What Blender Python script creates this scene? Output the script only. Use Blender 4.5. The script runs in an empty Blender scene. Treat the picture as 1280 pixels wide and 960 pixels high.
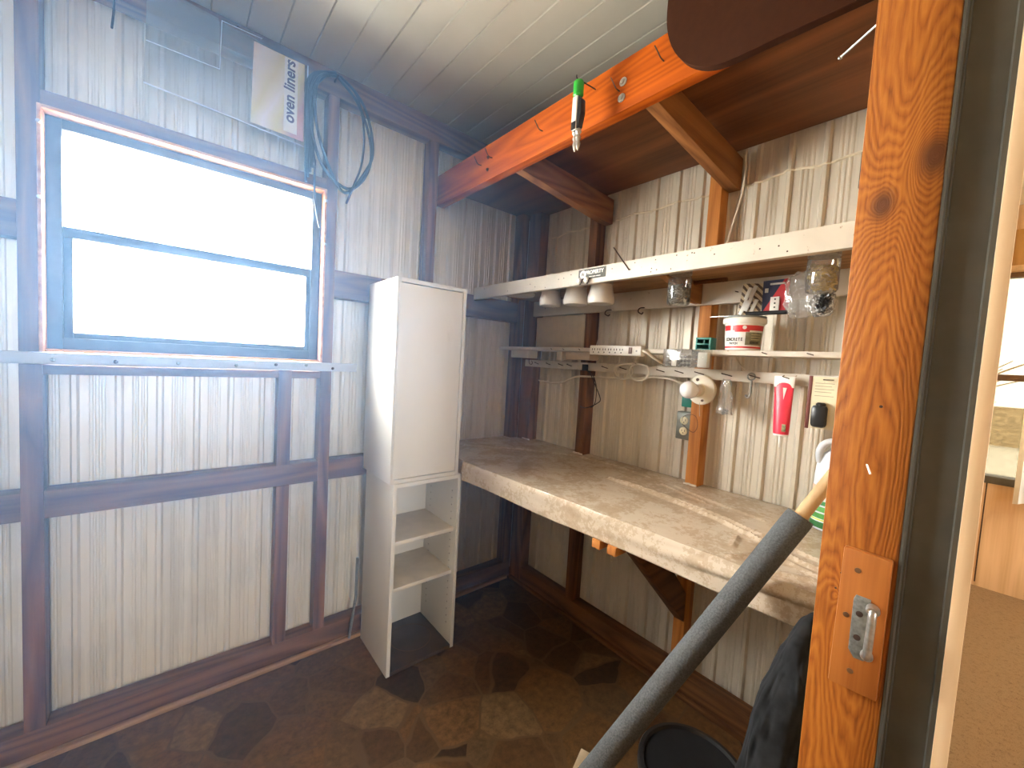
import bpy, bmesh, math, random
from mathutils import Vector, Matrix, noise

random.seed(7)
scene = bpy.context.scene
COL = scene.collection

# ------------------------------------------------------------------ camera
cam_d = bpy.data.cameras.new('camera')
cam_d.sensor_fit = 'HORIZONTAL'
cam_d.sensor_width = 36.0
cam_d.lens = 501.03 / 1280 * 36.0
cam_d.clip_start = 0.02
cam = bpy.data.objects.new('camera', cam_d)
COL.objects.link(cam)
yaw, pitch, roll = math.radians(229.84875), math.radians(-3.35192), math.radians(3.31897)
fw = Vector((math.cos(pitch) * math.cos(yaw), math.cos(pitch) * math.sin(yaw), math.sin(pitch)))
rt = fw.cross(Vector((0, 0, 1))).normalized()
up = rt.cross(fw)
r2 = rt * math.cos(roll) + up * math.sin(roll)
u2 = -rt * math.sin(roll) + up * math.cos(roll)
M = Matrix((r2, u2, -fw)).transposed().to_4x4()
M.translation = Vector((1.559, 1.774, 1.3))
cam.matrix_world = M
scene.camera = cam

# ------------------------------------------------------------------ world, light, exposure
scene.view_settings.view_transform = 'Standard'
scene.view_settings.look = 'None'
scene.view_settings.gamma = 1.0
scene.view_settings.use_curve_mapping = False
scene.view_settings.exposure = 0.0
SKY = 60.0
WIN = 690.0
GLARE_SCATTER = 0.165
GLARE_TINT = 2.0
world = bpy.data.worlds.new('overcast_sky')
scene.world = world
world.use_nodes = True
wn = world.node_tree
bg = wn.nodes['Background']
bg.inputs['Color'].default_value = (1.0, 0.97, 0.90, 1)
bg.inputs['Strength'].default_value = SKY


def area(name, loc, aim, sx, sy, power, color, portal=False):
    d = bpy.data.lights.new(name, 'AREA')
    d.shape = 'RECTANGLE'
    d.size, d.size_y = sx, sy
    d.energy = power
    d.color = color
    d.cycles.is_portal = portal
    o = bpy.data.objects.new(name, d)
    COL.objects.link(o)
    o.location = loc
    o.rotation_euler = (Vector(aim) - Vector(loc)).to_track_quat('-Z', 'Z').to_euler()
    return o


area('window_daylight', (1.478, -0.62, 1.50), (1.478, 1.0, 1.50), 2.3, 1.7, WIN, (1.0, 0.945, 0.83))
area('rear_window_portal', (1.65, 5.09, 1.55), (1.65, 0.0, 1.55), 1.0, 0.66, 1.0, (1, 1, 1), True)
area('fill_opening_portal', (-1.6, 5.09, 1.45), (-1.6, 0.0, 1.45), 1.2, 1.0, 1.0, (1, 1, 1), True)  # unseen opening added to brighten the panelled wall
area('panelled_room_window_portal', (-2.56, 2.48, 1.38), (0.0, 2.48, 1.38), 1.4, 1.3, 1.0, (1, 1, 1), True)


# ------------------------------------------------------------------ node materials
def new_mat(name):
    m = bpy.data.materials.new(name)
    m.use_nodes = True
    nt = m.node_tree
    return m, nt, nt.nodes['Principled BSDF']


def N(nt, typ, **kw):
    n = nt.nodes.new(typ)
    for k, v in kw.items():
        if k in n.inputs:
            n.inputs[k].default_value = v
        else:
            setattr(n, k, v)
    return n


def L(nt, a, b):
    nt.links.new(a, b)


def ramp(nt, fac, stops):
    r = nt.nodes.new('ShaderNodeValToRGB')
    els = r.color_ramp.elements
    while len(els) < len(stops):
        els.new(0.5)
    for e, (p, c) in zip(els, stops):
        e.position = p
        e.color = (*c, 1) if len(c) == 3 else c
    L(nt, fac, r.inputs['Fac'])
    return r


def coords(nt, scale=(1, 1, 1), loc=(0, 0, 0), kind='Object'):
    tc = nt.nodes.new('ShaderNodeTexCoord')
    mp = nt.nodes.new('ShaderNodeMapping')
    mp.inputs['Scale'].default_value = scale
    mp.inputs['Location'].default_value = loc
    L(nt, tc.outputs[kind], mp.inputs['Vector'])
    return mp.outputs['Vector']


def bump(nt, bsdf, h, strength=0.3, dist=0.002):
    b = N(nt, 'ShaderNodeBump')
    b.inputs['Strength'].default_value = strength
    b.inputs['Distance'].default_value = dist
    L(nt, h, b.inputs['Height'])
    L(nt, b.outputs['Normal'], bsdf.inputs['Normal'])


def plain(name, col, rough=0.5, metal=0.0, var=0.12, nscale=30, bumpy=0.0, spec=0.5, trans=0.0):
    m, nt, b = new_mat(name)
    v = coords(nt)
    n = N(nt, 'ShaderNodeTexNoise', Scale=nscale, Detail=4.0)
    L(nt, v, n.inputs['Vector'])
    lo = tuple(c * (1 - var) for c in col)
    hi = tuple(min(1, c * (1 + var)) for c in col)
    r = ramp(nt, n.outputs['Fac'], [(0.3, lo), (0.7, hi)])
    L(nt, r.outputs['Color'], b.inputs['Base Color'])
    b.inputs['Roughness'].default_value = rough
    b.inputs['Metallic'].default_value = metal
    b.inputs['Specular IOR Level'].default_value = spec
    b.inputs['Transmission Weight'].default_value = trans
    if bumpy:
        bump(nt, b, n.outputs['Fac'], bumpy, 0.003)
    return m


def wood(name, dark, light, axis='z', rough=0.6, rings=9.0, freq=7.0, grain=0.5, spec=0.3, loc=(0, 0, 0)):
    """contour-line flame grain running along one axis, plus fine fibre streaks"""
    m, nt, b = new_mat(name)
    st = {'x': (0.10, 1, 1), 'y': (1, 0.10, 1), 'z': (1, 1, 0.10)}[axis]
    v = coords(nt, tuple(freq * s for s in st), loc)
    n = N(nt, 'ShaderNodeTexNoise', Scale=1.0, Detail=1.5)
    L(nt, v, n.inputs['Vector'])
    mul = N(nt, 'ShaderNodeMath', operation='MULTIPLY')
    mul.inputs[1].default_value = rings
    L(nt, n.outputs['Fac'], mul.inputs[0])
    fr = N(nt, 'ShaderNodeMath', operation='PINGPONG')
    fr.inputs[1].default_value = 0.5
    L(nt, mul.outputs[0], fr.inputs[0])
    v2 = coords(nt, tuple(freq * 22 * (s if s == 1 else 0.03) for s in st), loc)
    n2 = N(nt, 'ShaderNodeTexNoise', Scale=1.0, Detail=3.0)
    L(nt, v2, n2.inputs['Vector'])
    mx = N(nt, 'ShaderNodeMath', operation='MULTIPLY_ADD')
    mx.inputs[1].default_value = 1.1
    L(nt, fr.outputs[0], mx.inputs[0])
    sc = N(nt, 'ShaderNodeMath', operation='MULTIPLY')
    sc.inputs[1].default_value = grain
    L(nt, n2.outputs['Fac'], sc.inputs[0])
    L(nt, sc.outputs[0], mx.inputs[2])
    mid = tuple((a + c) / 2 for a, c in zip(dark, light))
    r = ramp(nt, mx.outputs[0], [(0.12, dark), (0.42, mid), (0.78, light)])
    L(nt, r.outputs['Color'], b.inputs['Base Color'])
    b.inputs['Roughness'].default_value = rough
    b.inputs['Specular IOR Level'].default_value = spec
    bump(nt, b, mx.outputs[0], 0.25, 0.0015)
    return m


def painted(name, col, under=(0.30, 0.17, 0.08), rough=0.5, wear=0.66):
    """old brushed paint with small chips"""
    m, nt, b = new_mat(name)
    v = coords(nt)
    n = N(nt, 'ShaderNodeTexNoise', Scale=55.0, Detail=6.0, Roughness=0.65)
    L(nt, v, n.inputs['Vector'])
    n2 = N(nt, 'ShaderNodeTexNoise', Scale=9.0, Detail=4.0)
    L(nt, v, n2.inputs['Vector'])
    base = ramp(nt, n2.outputs['Fac'], [(0.3, tuple(c * 0.86 for c in col)), (0.65, col)])
    chip = ramp(nt, n.outputs['Fac'], [(wear, (0, 0, 0)), (wear + 0.05, (1, 1, 1))])
    mx = N(nt, 'ShaderNodeMix', data_type='RGBA')
    L(nt, chip.outputs['Color'], mx.inputs[0])
    L(nt, base.outputs['Color'], mx.inputs[6])
    mx.inputs[7].default_value = (*under, 1)
    L(nt, mx.outputs[2], b.inputs['Base Color'])
    b.inputs['Roughness'].default_value = rough
    bump(nt, b, n2.outputs['Fac'], 0.15, 0.002)
    return m


def sheet_metal(name, col, dirt, axis):
    m, nt, b = new_mat(name)
    v = coords(nt, (26, 26, 0.7))
    n = N(nt, 'ShaderNodeTexNoise', Scale=1.0, Detail=5.0, Roughness=0.6)
    L(nt, v, n.inputs['Vector'])
    v2 = coords(nt, (2.5, 2.5, 2.5))
    n2 = N(nt, 'ShaderNodeTexNoise', Scale=1.0, Detail=5.0)
    L(nt, v2, n2.inputs['Vector'])
    v3 = coords(nt, (260, 260, 420))
    n3 = N(nt, 'ShaderNodeTexNoise', Scale=1.0, Detail=2.0)
    L(nt, v3, n3.inputs['Vector'])
    ad = N(nt, 'ShaderNodeMath', operation='ADD')
    L(nt, n.outputs['Fac'], ad.inputs[0])
    L(nt, n2.outputs['Fac'], ad.inputs[1])
    r = ramp(nt, ad.outputs[0], [(0.62, dirt), (1.0, col), (1.35, tuple(min(1, c * 1.06) for c in col))])
    L(nt, r.outputs['Color'], b.inputs['Base Color'])
    b.inputs['Roughness'].default_value = 0.42
    b.inputs['Metallic'].default_value = 0.25
    bump(nt, b, n3.outputs['Fac'], 0.12, 0.0008)
    return m


def clear(name, tint=(1, 1, 1), gloss=0.10, veil=0.0, rough=0.05):
    """thin clear plastic or glass: see-through with a sheen"""
    m = bpy.data.materials.new(name)
    m.use_nodes = True
    nt = m.node_tree
    nt.nodes.clear()
    out = N(nt, 'ShaderNodeOutputMaterial')
    tr = N(nt, 'ShaderNodeBsdfTransparent')
    tr.inputs['Color'].default_value = (*tint, 1)
    gl = N(nt, 'ShaderNodeBsdfGlossy')
    gl.inputs['Roughness'].default_value = rough
    lw = N(nt, 'ShaderNodeLayerWeight', Blend=0.25)
    mr = N(nt, 'ShaderNodeMapRange')
    mr.inputs['To Min'].default_value = gloss * 0.4
    mr.inputs['To Max'].default_value = min(1, gloss * 5)
    L(nt, lw.outputs['Fresnel'], mr.inputs['Value'])
    m1 = N(nt, 'ShaderNodeMixShader')
    L(nt, mr.outputs['Result'], m1.inputs[0])
    L(nt, tr.outputs[0], m1.inputs[1])
    L(nt, gl.outputs[0], m1.inputs[2])
    last = m1
    if veil:
        df = N(nt, 'ShaderNodeBsdfDiffuse')
        df.inputs['Color'].default_value = (0.85, 0.85, 0.83, 1)
        m2 = N(nt, 'ShaderNodeMixShader')
        m2.inputs[0].default_value = veil
        L(nt, m1.outputs[0], m2.inputs[1])
        L(nt, df.outputs[0], m2.inputs[2])
        last = m2
    L(nt, last.outputs[0], out.inputs['Surface'])
    return m


# ------------------------------------------------------------------ mesh helpers
def box(bm, x0, x1, y0, y1, z0, z1, bev=0.0, rot=None, pivot=None):
    r = bmesh.ops.create_cube(bm, size=1.0)
    vs = r['verts']
    for v in vs:
        v.co = Vector((x0 + (v.co.x + .5) * (x1 - x0), y0 + (v.co.y + .5) * (y1 - y0), z0 + (v.co.z + .5) * (z1 - z0)))
    if bev:
        es = list({e for v in vs for e in v.link_edges})
        rr = bmesh.ops.bevel(bm, geom=es, offset=bev, segments=2, affect='EDGES', profile=0.5)
        vs = list({v for f in rr['faces'] for v in f.verts} | {v for v in vs if v.is_valid})
    if rot is not None:
        p = Vector(pivot) if pivot else Vector(((x0 + x1) / 2, (y0 + y1) / 2, (z0 + z1) / 2))
        R = rot.to_matrix() if hasattr(rot, 'to_matrix') else rot
        for v in vs:
            v.co = p + R @ (v.co - p)
    return vs


def basis(d):
    d = Vector(d).normalized()
    a = Vector((0, 0, 1)) if abs(d.z) < 0.9 else Vector((1, 0, 0))
    u = d.cross(a).normalized()
    return d, u, d.cross(u)


def lathe(bm, prof, base, axis=(0, 0, 1), seg=24, cap0=True, cap1=True):
    """prof: list of (radius, distance along axis)"""
    d, u, w = basis(axis)
    base = Vector(base)
    rings = []
    for r, h in prof:
        rings.append([bm.verts.new(base + d * h + (u * math.cos(2 * math.pi * k / seg) + w * math.sin(2 * math.pi * k / seg)) * max(r, 1e-5)) for k in range(seg)])
    for a, b in zip(rings, rings[1:]):
        for k in range(seg):
            bm.faces.new((a[k], a[(k + 1) % seg], b[(k + 1) % seg], b[k]))
    if cap0:
        bm.faces.new(rings[0][::-1])
    if cap1:
        bm.faces.new(rings[-1])


def smooth_path(pts, n=6):
    P = [Vector(p) for p in pts]
    if len(P) < 3:
        return P
    out = []
    for i in range(len(P) - 1):
        p0, p1, p2, p3 = P[max(i - 1, 0)], P[i], P[i + 1], P[min(i + 2, len(P) - 1)]
        for k in range(n):
            t = k / n
            out.append(0.5 * ((2 * p1) + (p2 - p0) * t + (2 * p0 - 5 * p1 + 4 * p2 - p3) * t * t + (3 * p1 - p0 - 3 * p2 + p3) * t ** 3))
    out.append(P[-1])
    return out


def tube(bm, pts, r, seg=8, smooth=True, r_end=None, n=6):
    P = smooth_path(pts, n) if smooth else [Vector(p) for p in pts]
    rings = []
    u = None
    for i, p in enumerate(P):
        d = (P[min(i + 1, len(P) - 1)] - P[max(i - 1, 0)])
        if d.length < 1e-9:
            d = Vector((0, 0, 1))
        d.normalize()
        if u is None:
            _, u, _w = basis(d)
        u = (u - d * u.dot(d))
        if u.length < 1e-6:
            _, u, _w = basis(d)
        u.normalize()
        w = d.cross(u)
        rr = r if r_end is None else r + (r_end - r) * i / max(1, len(P) - 1)
        rings.append([bm.verts.new(p + (u * math.cos(2 * math.pi * k / seg) + w * math.sin(2 * math.pi * k / seg)) * rr) for k in range(seg)])
    for a, b in zip(rings, rings[1:]):
        for k in range(seg):
            bm.faces.new((a[k], a[(k + 1) % seg], b[(k + 1) % seg], b[k]))
    bm.faces.new(rings[0][::-1])
    bm.faces.new(rings[-1])


def prism(bm, poly, axis, a0, a1, bev=0.0):
    """extrude a 2D polygon along x, y or z; poly in the two other axes in order"""
    def P(u, v, a):
        return {'x': (a, u, v), 'y': (u, a, v), 'z': (u, v, a)}[axis]
    b0 = [bm.verts.new(P(u, v, a0)) for u, v in poly]
    b1 = [bm.verts.new(P(u, v, a1)) for u, v in poly]
    n = len(poly)
    fs = [bm.faces.new(b0[::-1]), bm.faces.new(b1)]
    for k in range(n):
        fs.append(bm.faces.new((b0[k], b0[(k + 1) % n], b1[(k + 1) % n], b1[k])))
    if bev:
        es = list({e for f in fs for e in f.edges})
        bmesh.ops.bevel(bm, geom=es, offset=bev, segments=2, affect='EDGES', profile=0.5)


def bar(bm, p0, p1, w, h, upv=(0, 0, 1), bev=0.0):
    """rectangular bar between two points, w sideways and h along upv"""
    p0, p1 = Vector(p0), Vector(p1)
    d = (p1 - p0)
    ln = d.length
    d.normalize()
    upv = Vector(upv)
    s = d.cross(upv).normalized()
    t = s.cross(d)
    vs = box(bm, -.5 * w, .5 * w, 0, ln, -.5 * h, .5 * h, bev)
    R = Matrix((s, d, t)).transposed()
    for v in vs:
        v.co = p0 + R @ v.co


def mk(name, bm, mat, parent=None, smooth=True, origin=None):
    """link a bmesh written in world coordinates as ONE object; parents stand unrotated"""
    root = Vector((0, 0, 0))
    p = parent
    while p is not None:
        root += p.location
        p = p.parent
    org = Vector(origin) if origin is not None else root
    bmesh.ops.recalc_face_normals(bm, faces=bm.faces[:])
    bmesh.ops.translate(bm, verts=bm.verts[:], vec=-org)
    me = bpy.data.meshes.new(name)
    bm.to_mesh(me)
    bm.free()
    if smooth:
        me.shade_smooth()
        try:
            me.set_sharp_from_angle(angle=math.radians(38))
        except Exception:
            pass
    for m in (mat if isinstance(mat, (list, tuple)) else [mat]):
        me.materials.append(m)
    o = bpy.data.objects.new(name, me)
    COL.objects.link(o)
    if parent is not None:
        o.parent = parent
        o.location = org - root
    else:
        o.location = org
    return o


def BM():
    return bmesh.new()


def tag(o, label, cat, group=None):
    o['label'] = label
    o['category'] = cat
    if group:
        o['group'] = group
    return o


def thing(name, label, cat, loc, group=None):
    o = bpy.data.objects.new(name, None)
    o.empty_display_size = 0.05
    COL.objects.link(o)
    o.location = loc
    return tag(o, label, cat, group)


def single(name, bm, mat, label, cat, loc, group=None, smooth=True):
    return tag(mk(name, bm, mat, None, smooth, origin=loc), label, cat, group)


def struct(name, bm, mat, parent=None, smooth=True, label=None):
    o = mk(name, bm, mat, parent, smooth)
    if parent is None:
        o['kind'] = 'structure'
    if label:
        o['label'] = label
    return o


def text_mesh(name, body, size, mat, parent, origin, right, upv, depth=0.0004, align='CENTER', shear=0.0, wide=1.0, bold=0.025):
    """lettering set flat on a surface: origin = centre, right / upv = writing directions"""
    c = bpy.data.curves.new(name, 'FONT')
    c.body = body
    c.size = size
    c.align_x = align
    c.align_y = 'CENTER'
    c.extrude = depth
    c.shear = shear
    c.offset = size * bold
    t = bpy.data.objects.new(name + '_tmp', c)
    COL.objects.link(t)
    bpy.context.view_layer.update()
    dg = bpy.context.evaluated_depsgraph_get()
    me = bpy.data.meshes.new_from_object(t.evaluated_get(dg))
    bpy.data.objects.remove(t)
    r, u = Vector(right).normalized(), Vector(upv).normalized()
    n = r.cross(u)
    R = Matrix((r, u, n)).transposed()
    bm = BM()
    bm.from_mesh(me)
    bpy.data.meshes.remove(me)
    for v in bm.verts:
        v.co = Vector(origin) + R @ Vector((v.co.x * wide, v.co.y, v.co.z))
    return mk(name, bm, mat, parent, smooth=False)


# ------------------------------------------------------------------ shared materials
M_sheet = sheet_metal('aged_white_metal_sheet', (0.73, 0.67, 0.56), (0.60, 0.54, 0.43), 'y')
M_stud_z = wood('dark_framing_timber_upright', (0.075, 0.030, 0.012), (0.23, 0.095, 0.035), 'z')
M_stud_x = wood('dark_framing_timber_along_x', (0.075, 0.030, 0.012), (0.20, 0.085, 0.032), 'x')
M_stud_y = wood('dark_framing_timber_along_y', (0.075, 0.030, 0.012), (0.20, 0.085, 0.032), 'y')
M_orange_z = wood('orange_framing_timber', (0.30, 0.095, 0.018), (0.56, 0.225, 0.055), 'z')
M_beam = wood('orange_beam_timber', (0.27, 0.046, 0.004), (0.47, 0.098, 0.006), 'y', rings=14, rough=0.6, spec=0.12)
M_joist = wood('brown_joist_timber', (0.15, 0.055, 0.016), (0.34, 0.14, 0.045), 'x')
M_ply = wood('dark_plywood', (0.085, 0.028, 0.009), (0.20, 0.070, 0.022), 'y', rings=6, freq=5)
M_white_paint = painted('cream_painted_timber', (0.68, 0.62, 0.53))
M_sill_paint = painted('white_painted_sill', (0.50, 0.50, 0.52))
M_melamine = plain('white_melamine', (0.72, 0.68, 0.60), 0.38, var=0.03, nscale=3)
M_melamine_edge = plain('yellowed_melamine_edge', (0.70, 0.62, 0.50), 0.45, var=0.08, nscale=20)
M_dark_alu = plain('dark_bronze_aluminium', (0.05, 0.05, 0.055), 0.4, 0.5, var=0.15)
M_glass = clear('window_glass', (0.97, 0.985, 1.0), 0.06)
M_clear = clear('clear_plastic', (0.95, 0.95, 0.93), 0.16, 0.10, 0.15)
M_jar = clear('clear_glass_jar', (0.93, 0.92, 0.88), 0.18, 0.06, 0.06)
M_steel = plain('dull_steel', (0.52, 0.50, 0.46), 0.35, 0.9, var=0.25, nscale=120)
M_zinc = plain('grey_zinc', (0.27, 0.28, 0.26), 0.45, 0.7, var=0.3, nscale=180)
M_black = plain('black_plastic', (0.012, 0.012, 0.013), 0.35, var=0.2)
M_rust = plain('rusty_nail', (0.055, 0.026, 0.016), 0.6, 0.3, var=0.3, nscale=90)
M_white_plastic = plain('white_plastic', (0.82, 0.80, 0.74), 0.35, var=0.03)
M_red = plain('red_print', (0.62, 0.03, 0.035), 0.4, var=0.08)
M_ink = plain('black_ink', (0.02, 0.02, 0.02), 0.6, var=0.1)
M_cream_cable = plain('cream_cable', (0.72, 0.66, 0.54), 0.5, var=0.08)
M_brass = plain('brass', (0.55, 0.40, 0.14), 0.3, 0.9, var=0.25, nscale=90)

# ================================================================== THE SHED SHELL
# floor: sheet vinyl printed with flagstones
m, nt, b = new_mat('flagstone_vinyl')
v = coords(nt, (1, 1, 1))
wob = N(nt, 'ShaderNodeTexNoise', Scale=6.0, Detail=2.0)
L(nt, v, wob.inputs['Vector'])
mixv = N(nt, 'ShaderNodeMix', data_type='VECTOR')
mixv.inputs[0].default_value = 0.05
L(nt, v, mixv.inputs[4])
L(nt, wob.outputs['Color'], mixv.inputs[5])
vo = N(nt, 'ShaderNodeTexVoronoi', Scale=6.2, Randomness=1.0)
L(nt, mixv.outputs[1], vo.inputs['Vector'])
ve = N(nt, 'ShaderNodeTexVoronoi', feature='DISTANCE_TO_EDGE', Scale=6.2, Randomness=1.0)
L(nt, mixv.outputs[1], ve.inputs['Vector'])
sep = N(nt, 'ShaderNodeSeparateColor')
L(nt, vo.outputs['Color'], sep.inputs['Color'])
stone = ramp(nt, sep.outputs['Red'], [(0.05, (0.045, 0.024, 0.013)), (0.3, (0.10, 0.048, 0.020)), (0.5, (0.125, 0.072, 0.034)), (0.72, (0.155, 0.075, 0.028)), (1.0, (0.19, 0.115, 0.055))])
mot = N(nt, 'ShaderNodeTexNoise', Scale=34.0, Detail=8.0, Roughness=0.75)
L(nt, v, mot.inputs['Vector'])
motr = ramp(nt, mot.outputs['Fac'], [(0.3, (0.45, 0.45, 0.45)), (0.7, (1.35, 1.3, 1.2))])
mm = N(nt, 'ShaderNodeMix', data_type='RGBA', blend_type='MULTIPLY')
mm.inputs[0].default_value = 1.0
L(nt, stone.outputs['Color'], mm.inputs[6])
L(nt, motr.outputs['Color'], mm.inputs[7])
edge = ramp(nt, ve.outputs['Distance'], [(0.012, (1, 1, 1)), (0.03, (0, 0, 0))])
me_ = N(nt, 'ShaderNodeMix', data_type='RGBA')
L(nt, edge.outputs['Color'], me_.inputs[0])
L(nt, mm.outputs[2], me_.inputs[6])
me_.inputs[7].default_value = (0.12, 0.066, 0.030, 1)
L(nt, me_.outputs[2], b.inputs['Base Color'])
b.inputs['Roughness'].default_value = 0.42
b.inputs['Specular IOR Level'].default_value = 0.35
bump(nt, b, mot.outputs['Fac'], 0.12, 0.002)
M_floor = m

bm = BM()
box(bm, -0.08, 2.70, -0.09, 1.768, -0.05, 0.0)
struct('floor', bm, M_floor, smooth=False)

# ceiling of grooved planks running along y
m, nt, b = new_mat('ceiling_plank_board')
v = coords(nt)
n1 = N(nt, 'ShaderNodeTexNoise', Scale=160.0, Detail=3.0)
L(nt, v, n1.inputs['Vector'])
n2 = N(nt, 'ShaderNodeTexNoise', Scale=3.0, Detail=4.0)
L(nt, v, n2.inputs['Vector'])
r = ramp(nt, n2.outputs['Fac'], [(0.3, (0.45, 0.42, 0.35)), (0.7, (0.53, 0.50, 0.43))])
L(nt, r.outputs['Color'], b.inputs['Base Color'])
b.inputs['Roughness'].default_value = 0.55
bump(nt, b, n1.outputs['Fac'], 0.15, 0.001)
M_ceil = m
bm = BM()
x = -0.08
xs = []
while x < 2.72:
    xs.append(x)
    x += 0.1016
ceil_shift = (0.561 + 0.08) % 0.1016
for i, x0 in enumerate(xs):
    a, c = x0 + ceil_shift, x0 + ceil_shift + 0.1016
    g = 0.0022 if i % 2 else 0.0035
    prism(bm, [(a + g, 2.414), (c - g, 2.414), (c - 0.0005, 2.420), (c - 0.0005, 2.436), (a + 0.0005, 2.436), (a + 0.0005, 2.420)], 'y', -0.09, 1.768)
box(bm, -0.09, 2.75, -0.09, 1.768, 2.4355, 2.46)
box(bm, -0.09, ceil_shift - 0.08, -0.09, 1.768, 2.414, 2.4355)
struct('ceiling', bm, M_ceil, smooth=False)


def rib_profile(u, period, phase):
    """height of the pressed ribs across the sheet"""
    t = ((u - phase) / period) % 1.0
    def trap(c, half, slope, h):
        d = abs(((t - c + 0.5) % 1.0) - 0.5) * period
        if d < half:
            return h
        if d < half + slope:
            return h * (1 - (d - half) / slope)
        return 0.0
    return max(trap(0.0, 0.005, 0.006, 0.011), trap(0.36, 0.0025, 0.003, 0.0026), trap(0.5, 0.0025, 0.003, 0.0026), trap(0.64, 0.0025, 0.003, 0.0026))


def rib_us(u0, u1, period, phase):
    marks = [0.0]
    for c, hs in ((0.0, (0.005, 0.011)), (0.36, (0.0025, 0.0055)), (0.5, (0.0025, 0.0055)), (0.64, (0.0025, 0.0055))):
        for h in hs:
            marks += [c + h / period, c - h / period]
    us = {u0, u1}
    k0 = int((u0 - phase) / period) - 2
    for k in range(k0, k0 + int((u1 - u0) / period) + 5):
        for mk_ in marks:
            q = phase + (k + mk_) * period
            if u0 < q < u1:
                us.add(q)
    return sorted(us)


def ribbed_sheet(bm, axis, plane, sign, u0, u1, z0, z1, period, phase, thick=0.003):
    us = rib_us(u0, u1, period, phase)
    fr, bk = [], []
    for u in us:
        h = plane + sign * rib_profile(u, period, phase)
        for lst, off in ((fr, 0), (bk, -sign * thick)):
            for z in (z0, z1):
                lst.append(bm.verts.new((u, h + off, z) if axis == 'x' else (h + off, u, z)))
    for i in range(len(us) - 1):
        j = 2 * i
        bm.faces.new((fr[j], fr[j + 2], fr[j + 3], fr[j + 1]))
        bm.faces.new((bk[j], bk[j + 1], bk[j + 3], bk[j + 2]))
        bm.faces.new((fr[j], bk[j], bk[j + 2], fr[j + 2]))
        bm.faces.new((fr[j + 1], fr[j + 3], bk[j + 3], bk[j + 1]))
    e = len(fr)
    bm.faces.new((fr[0], fr[1], bk[1], bk[0]))
    bm.faces.new((fr[e - 2], bk[e - 2], bk[e - 1], fr[e - 1]))


# window wall: sheet metal with an opening, timber frame in front of it
SW = -0.078
WX0, WX1, WZ0, WZ1 = 1.118, 1.839, 1.262, 1.915
bm = BM()
ribbed_sheet(bm, 'x', SW, 1, -0.082, WX0 - 0.02, 0.0, 2.42, 0.1016, 1.70)
ribbed_sheet(bm, 'x', SW, 1, WX1 + 0.02, 2.66, 0.0, 2.42, 0.1016, 1.70)
ribbed_sheet(bm, 'x', SW, 1, WX0 - 0.02, WX1 + 0.02, 0.0, WZ0 - 0.03, 0.1016, 1.70)
ribbed_sheet(bm, 'x', SW, 1, WX0 - 0.02, WX1 + 0.02, WZ1 + 0.025, 2.42, 0.1016, 1.70)
wall_n = struct('wall_left', bm, M_sheet, smooth=False, label='ribbed off-white metal wall with the window')
FB = SW + 0.012                      # back of the framing


def framing(name, parent, mat, *b6, bev=0.0015, label=None):
    bm = BM()
    box(bm, *b6, bev)
    o = mk(name, bm, mat, parent)
    if label:
        o['label'] = label
    return o


framing('bottom_plate', wall_n, M_stud_x, 0.0, 2.62, FB, 0.0, 0.0, 0.095)
framing('top_plate', wall_n, M_stud_x, 0.0, 2.62, FB, 0.0, 2.315, 2.412)
for xa, xb, za, zb in ((1.855, 1.900, 0.095, 2.315), (1.204, 1.250, 0.095, 0.748), (1.204, 1.250, 0.832, 1.21), (1.055, 1.098, 0.095, 2.315), (0.60, 0.645, 0.095, 2.315), (0.0, 0.05, 0.095, 2.315), (2.45, 2.495, 0.095, 2.315)):
    framing('stud', wall_n, M_stud_z, xa, xb, FB, 0.0, za, zb)
for xa, xb in ((0.05, 0.60), (0.645, 1.055), (1.098, 1.855), (1.900, 2.45)):
    framing('girt', wall_n, M_stud_x, xa, xb, FB, -0.002, 0.748, 0.832)
for xa, xb in ((0.05, 0.60), (0.645, 1.055)):
    framing('girt', wall_n, M_stud_x, xa, xb, FB, -0.002, 1.520, 1.632)
framing('girt', wall_n, M_stud_x, 1.900, 2.45, FB, -0.002, 1.565, 1.668)
framing('window_header', wall_n, M_stud_x, 1.098, 1.855, FB, -0.002, 1.937, 1.985)
framing('window_sill_block', wall_n, M_stud_x, 1.098, 1.855, FB, -0.003, 1.180, 1.208)

bm = BM()
box(bm, 0.03, 2.62, 0.0, 0.021, 0.0, 0.018, 0.004)
o = struct('trim_1', bm, wood('floor_moulding_wood', (0.20, 0.10, 0.05), (0.42, 0.24, 0.12), 'x'), label='thin wooden floor moulding under the window wall')

# window
bm = BM()
box(bm, 0.962, 2.62, 0.0, 0.030, 1.212, 1.246, 0.003)
sill = struct('trim_2', bm, M_sill_paint, label='white painted board under the window')
for xx in (1.06, 1.16, 1.265, 1.39, 1.55, 1.70, 1.83):
    bm = BM()
    lathe(bm, [(0.006, 0), (0.005, 0.003), (0.002, 0.0045)], (xx, 0.030, 1.230 + 0.006 * math.sin(xx * 40)), (0, 1, 0), 10)
    mk('nail_head', bm, M_zinc if int(xx * 100) % 2 else M_rust, sill)

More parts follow.
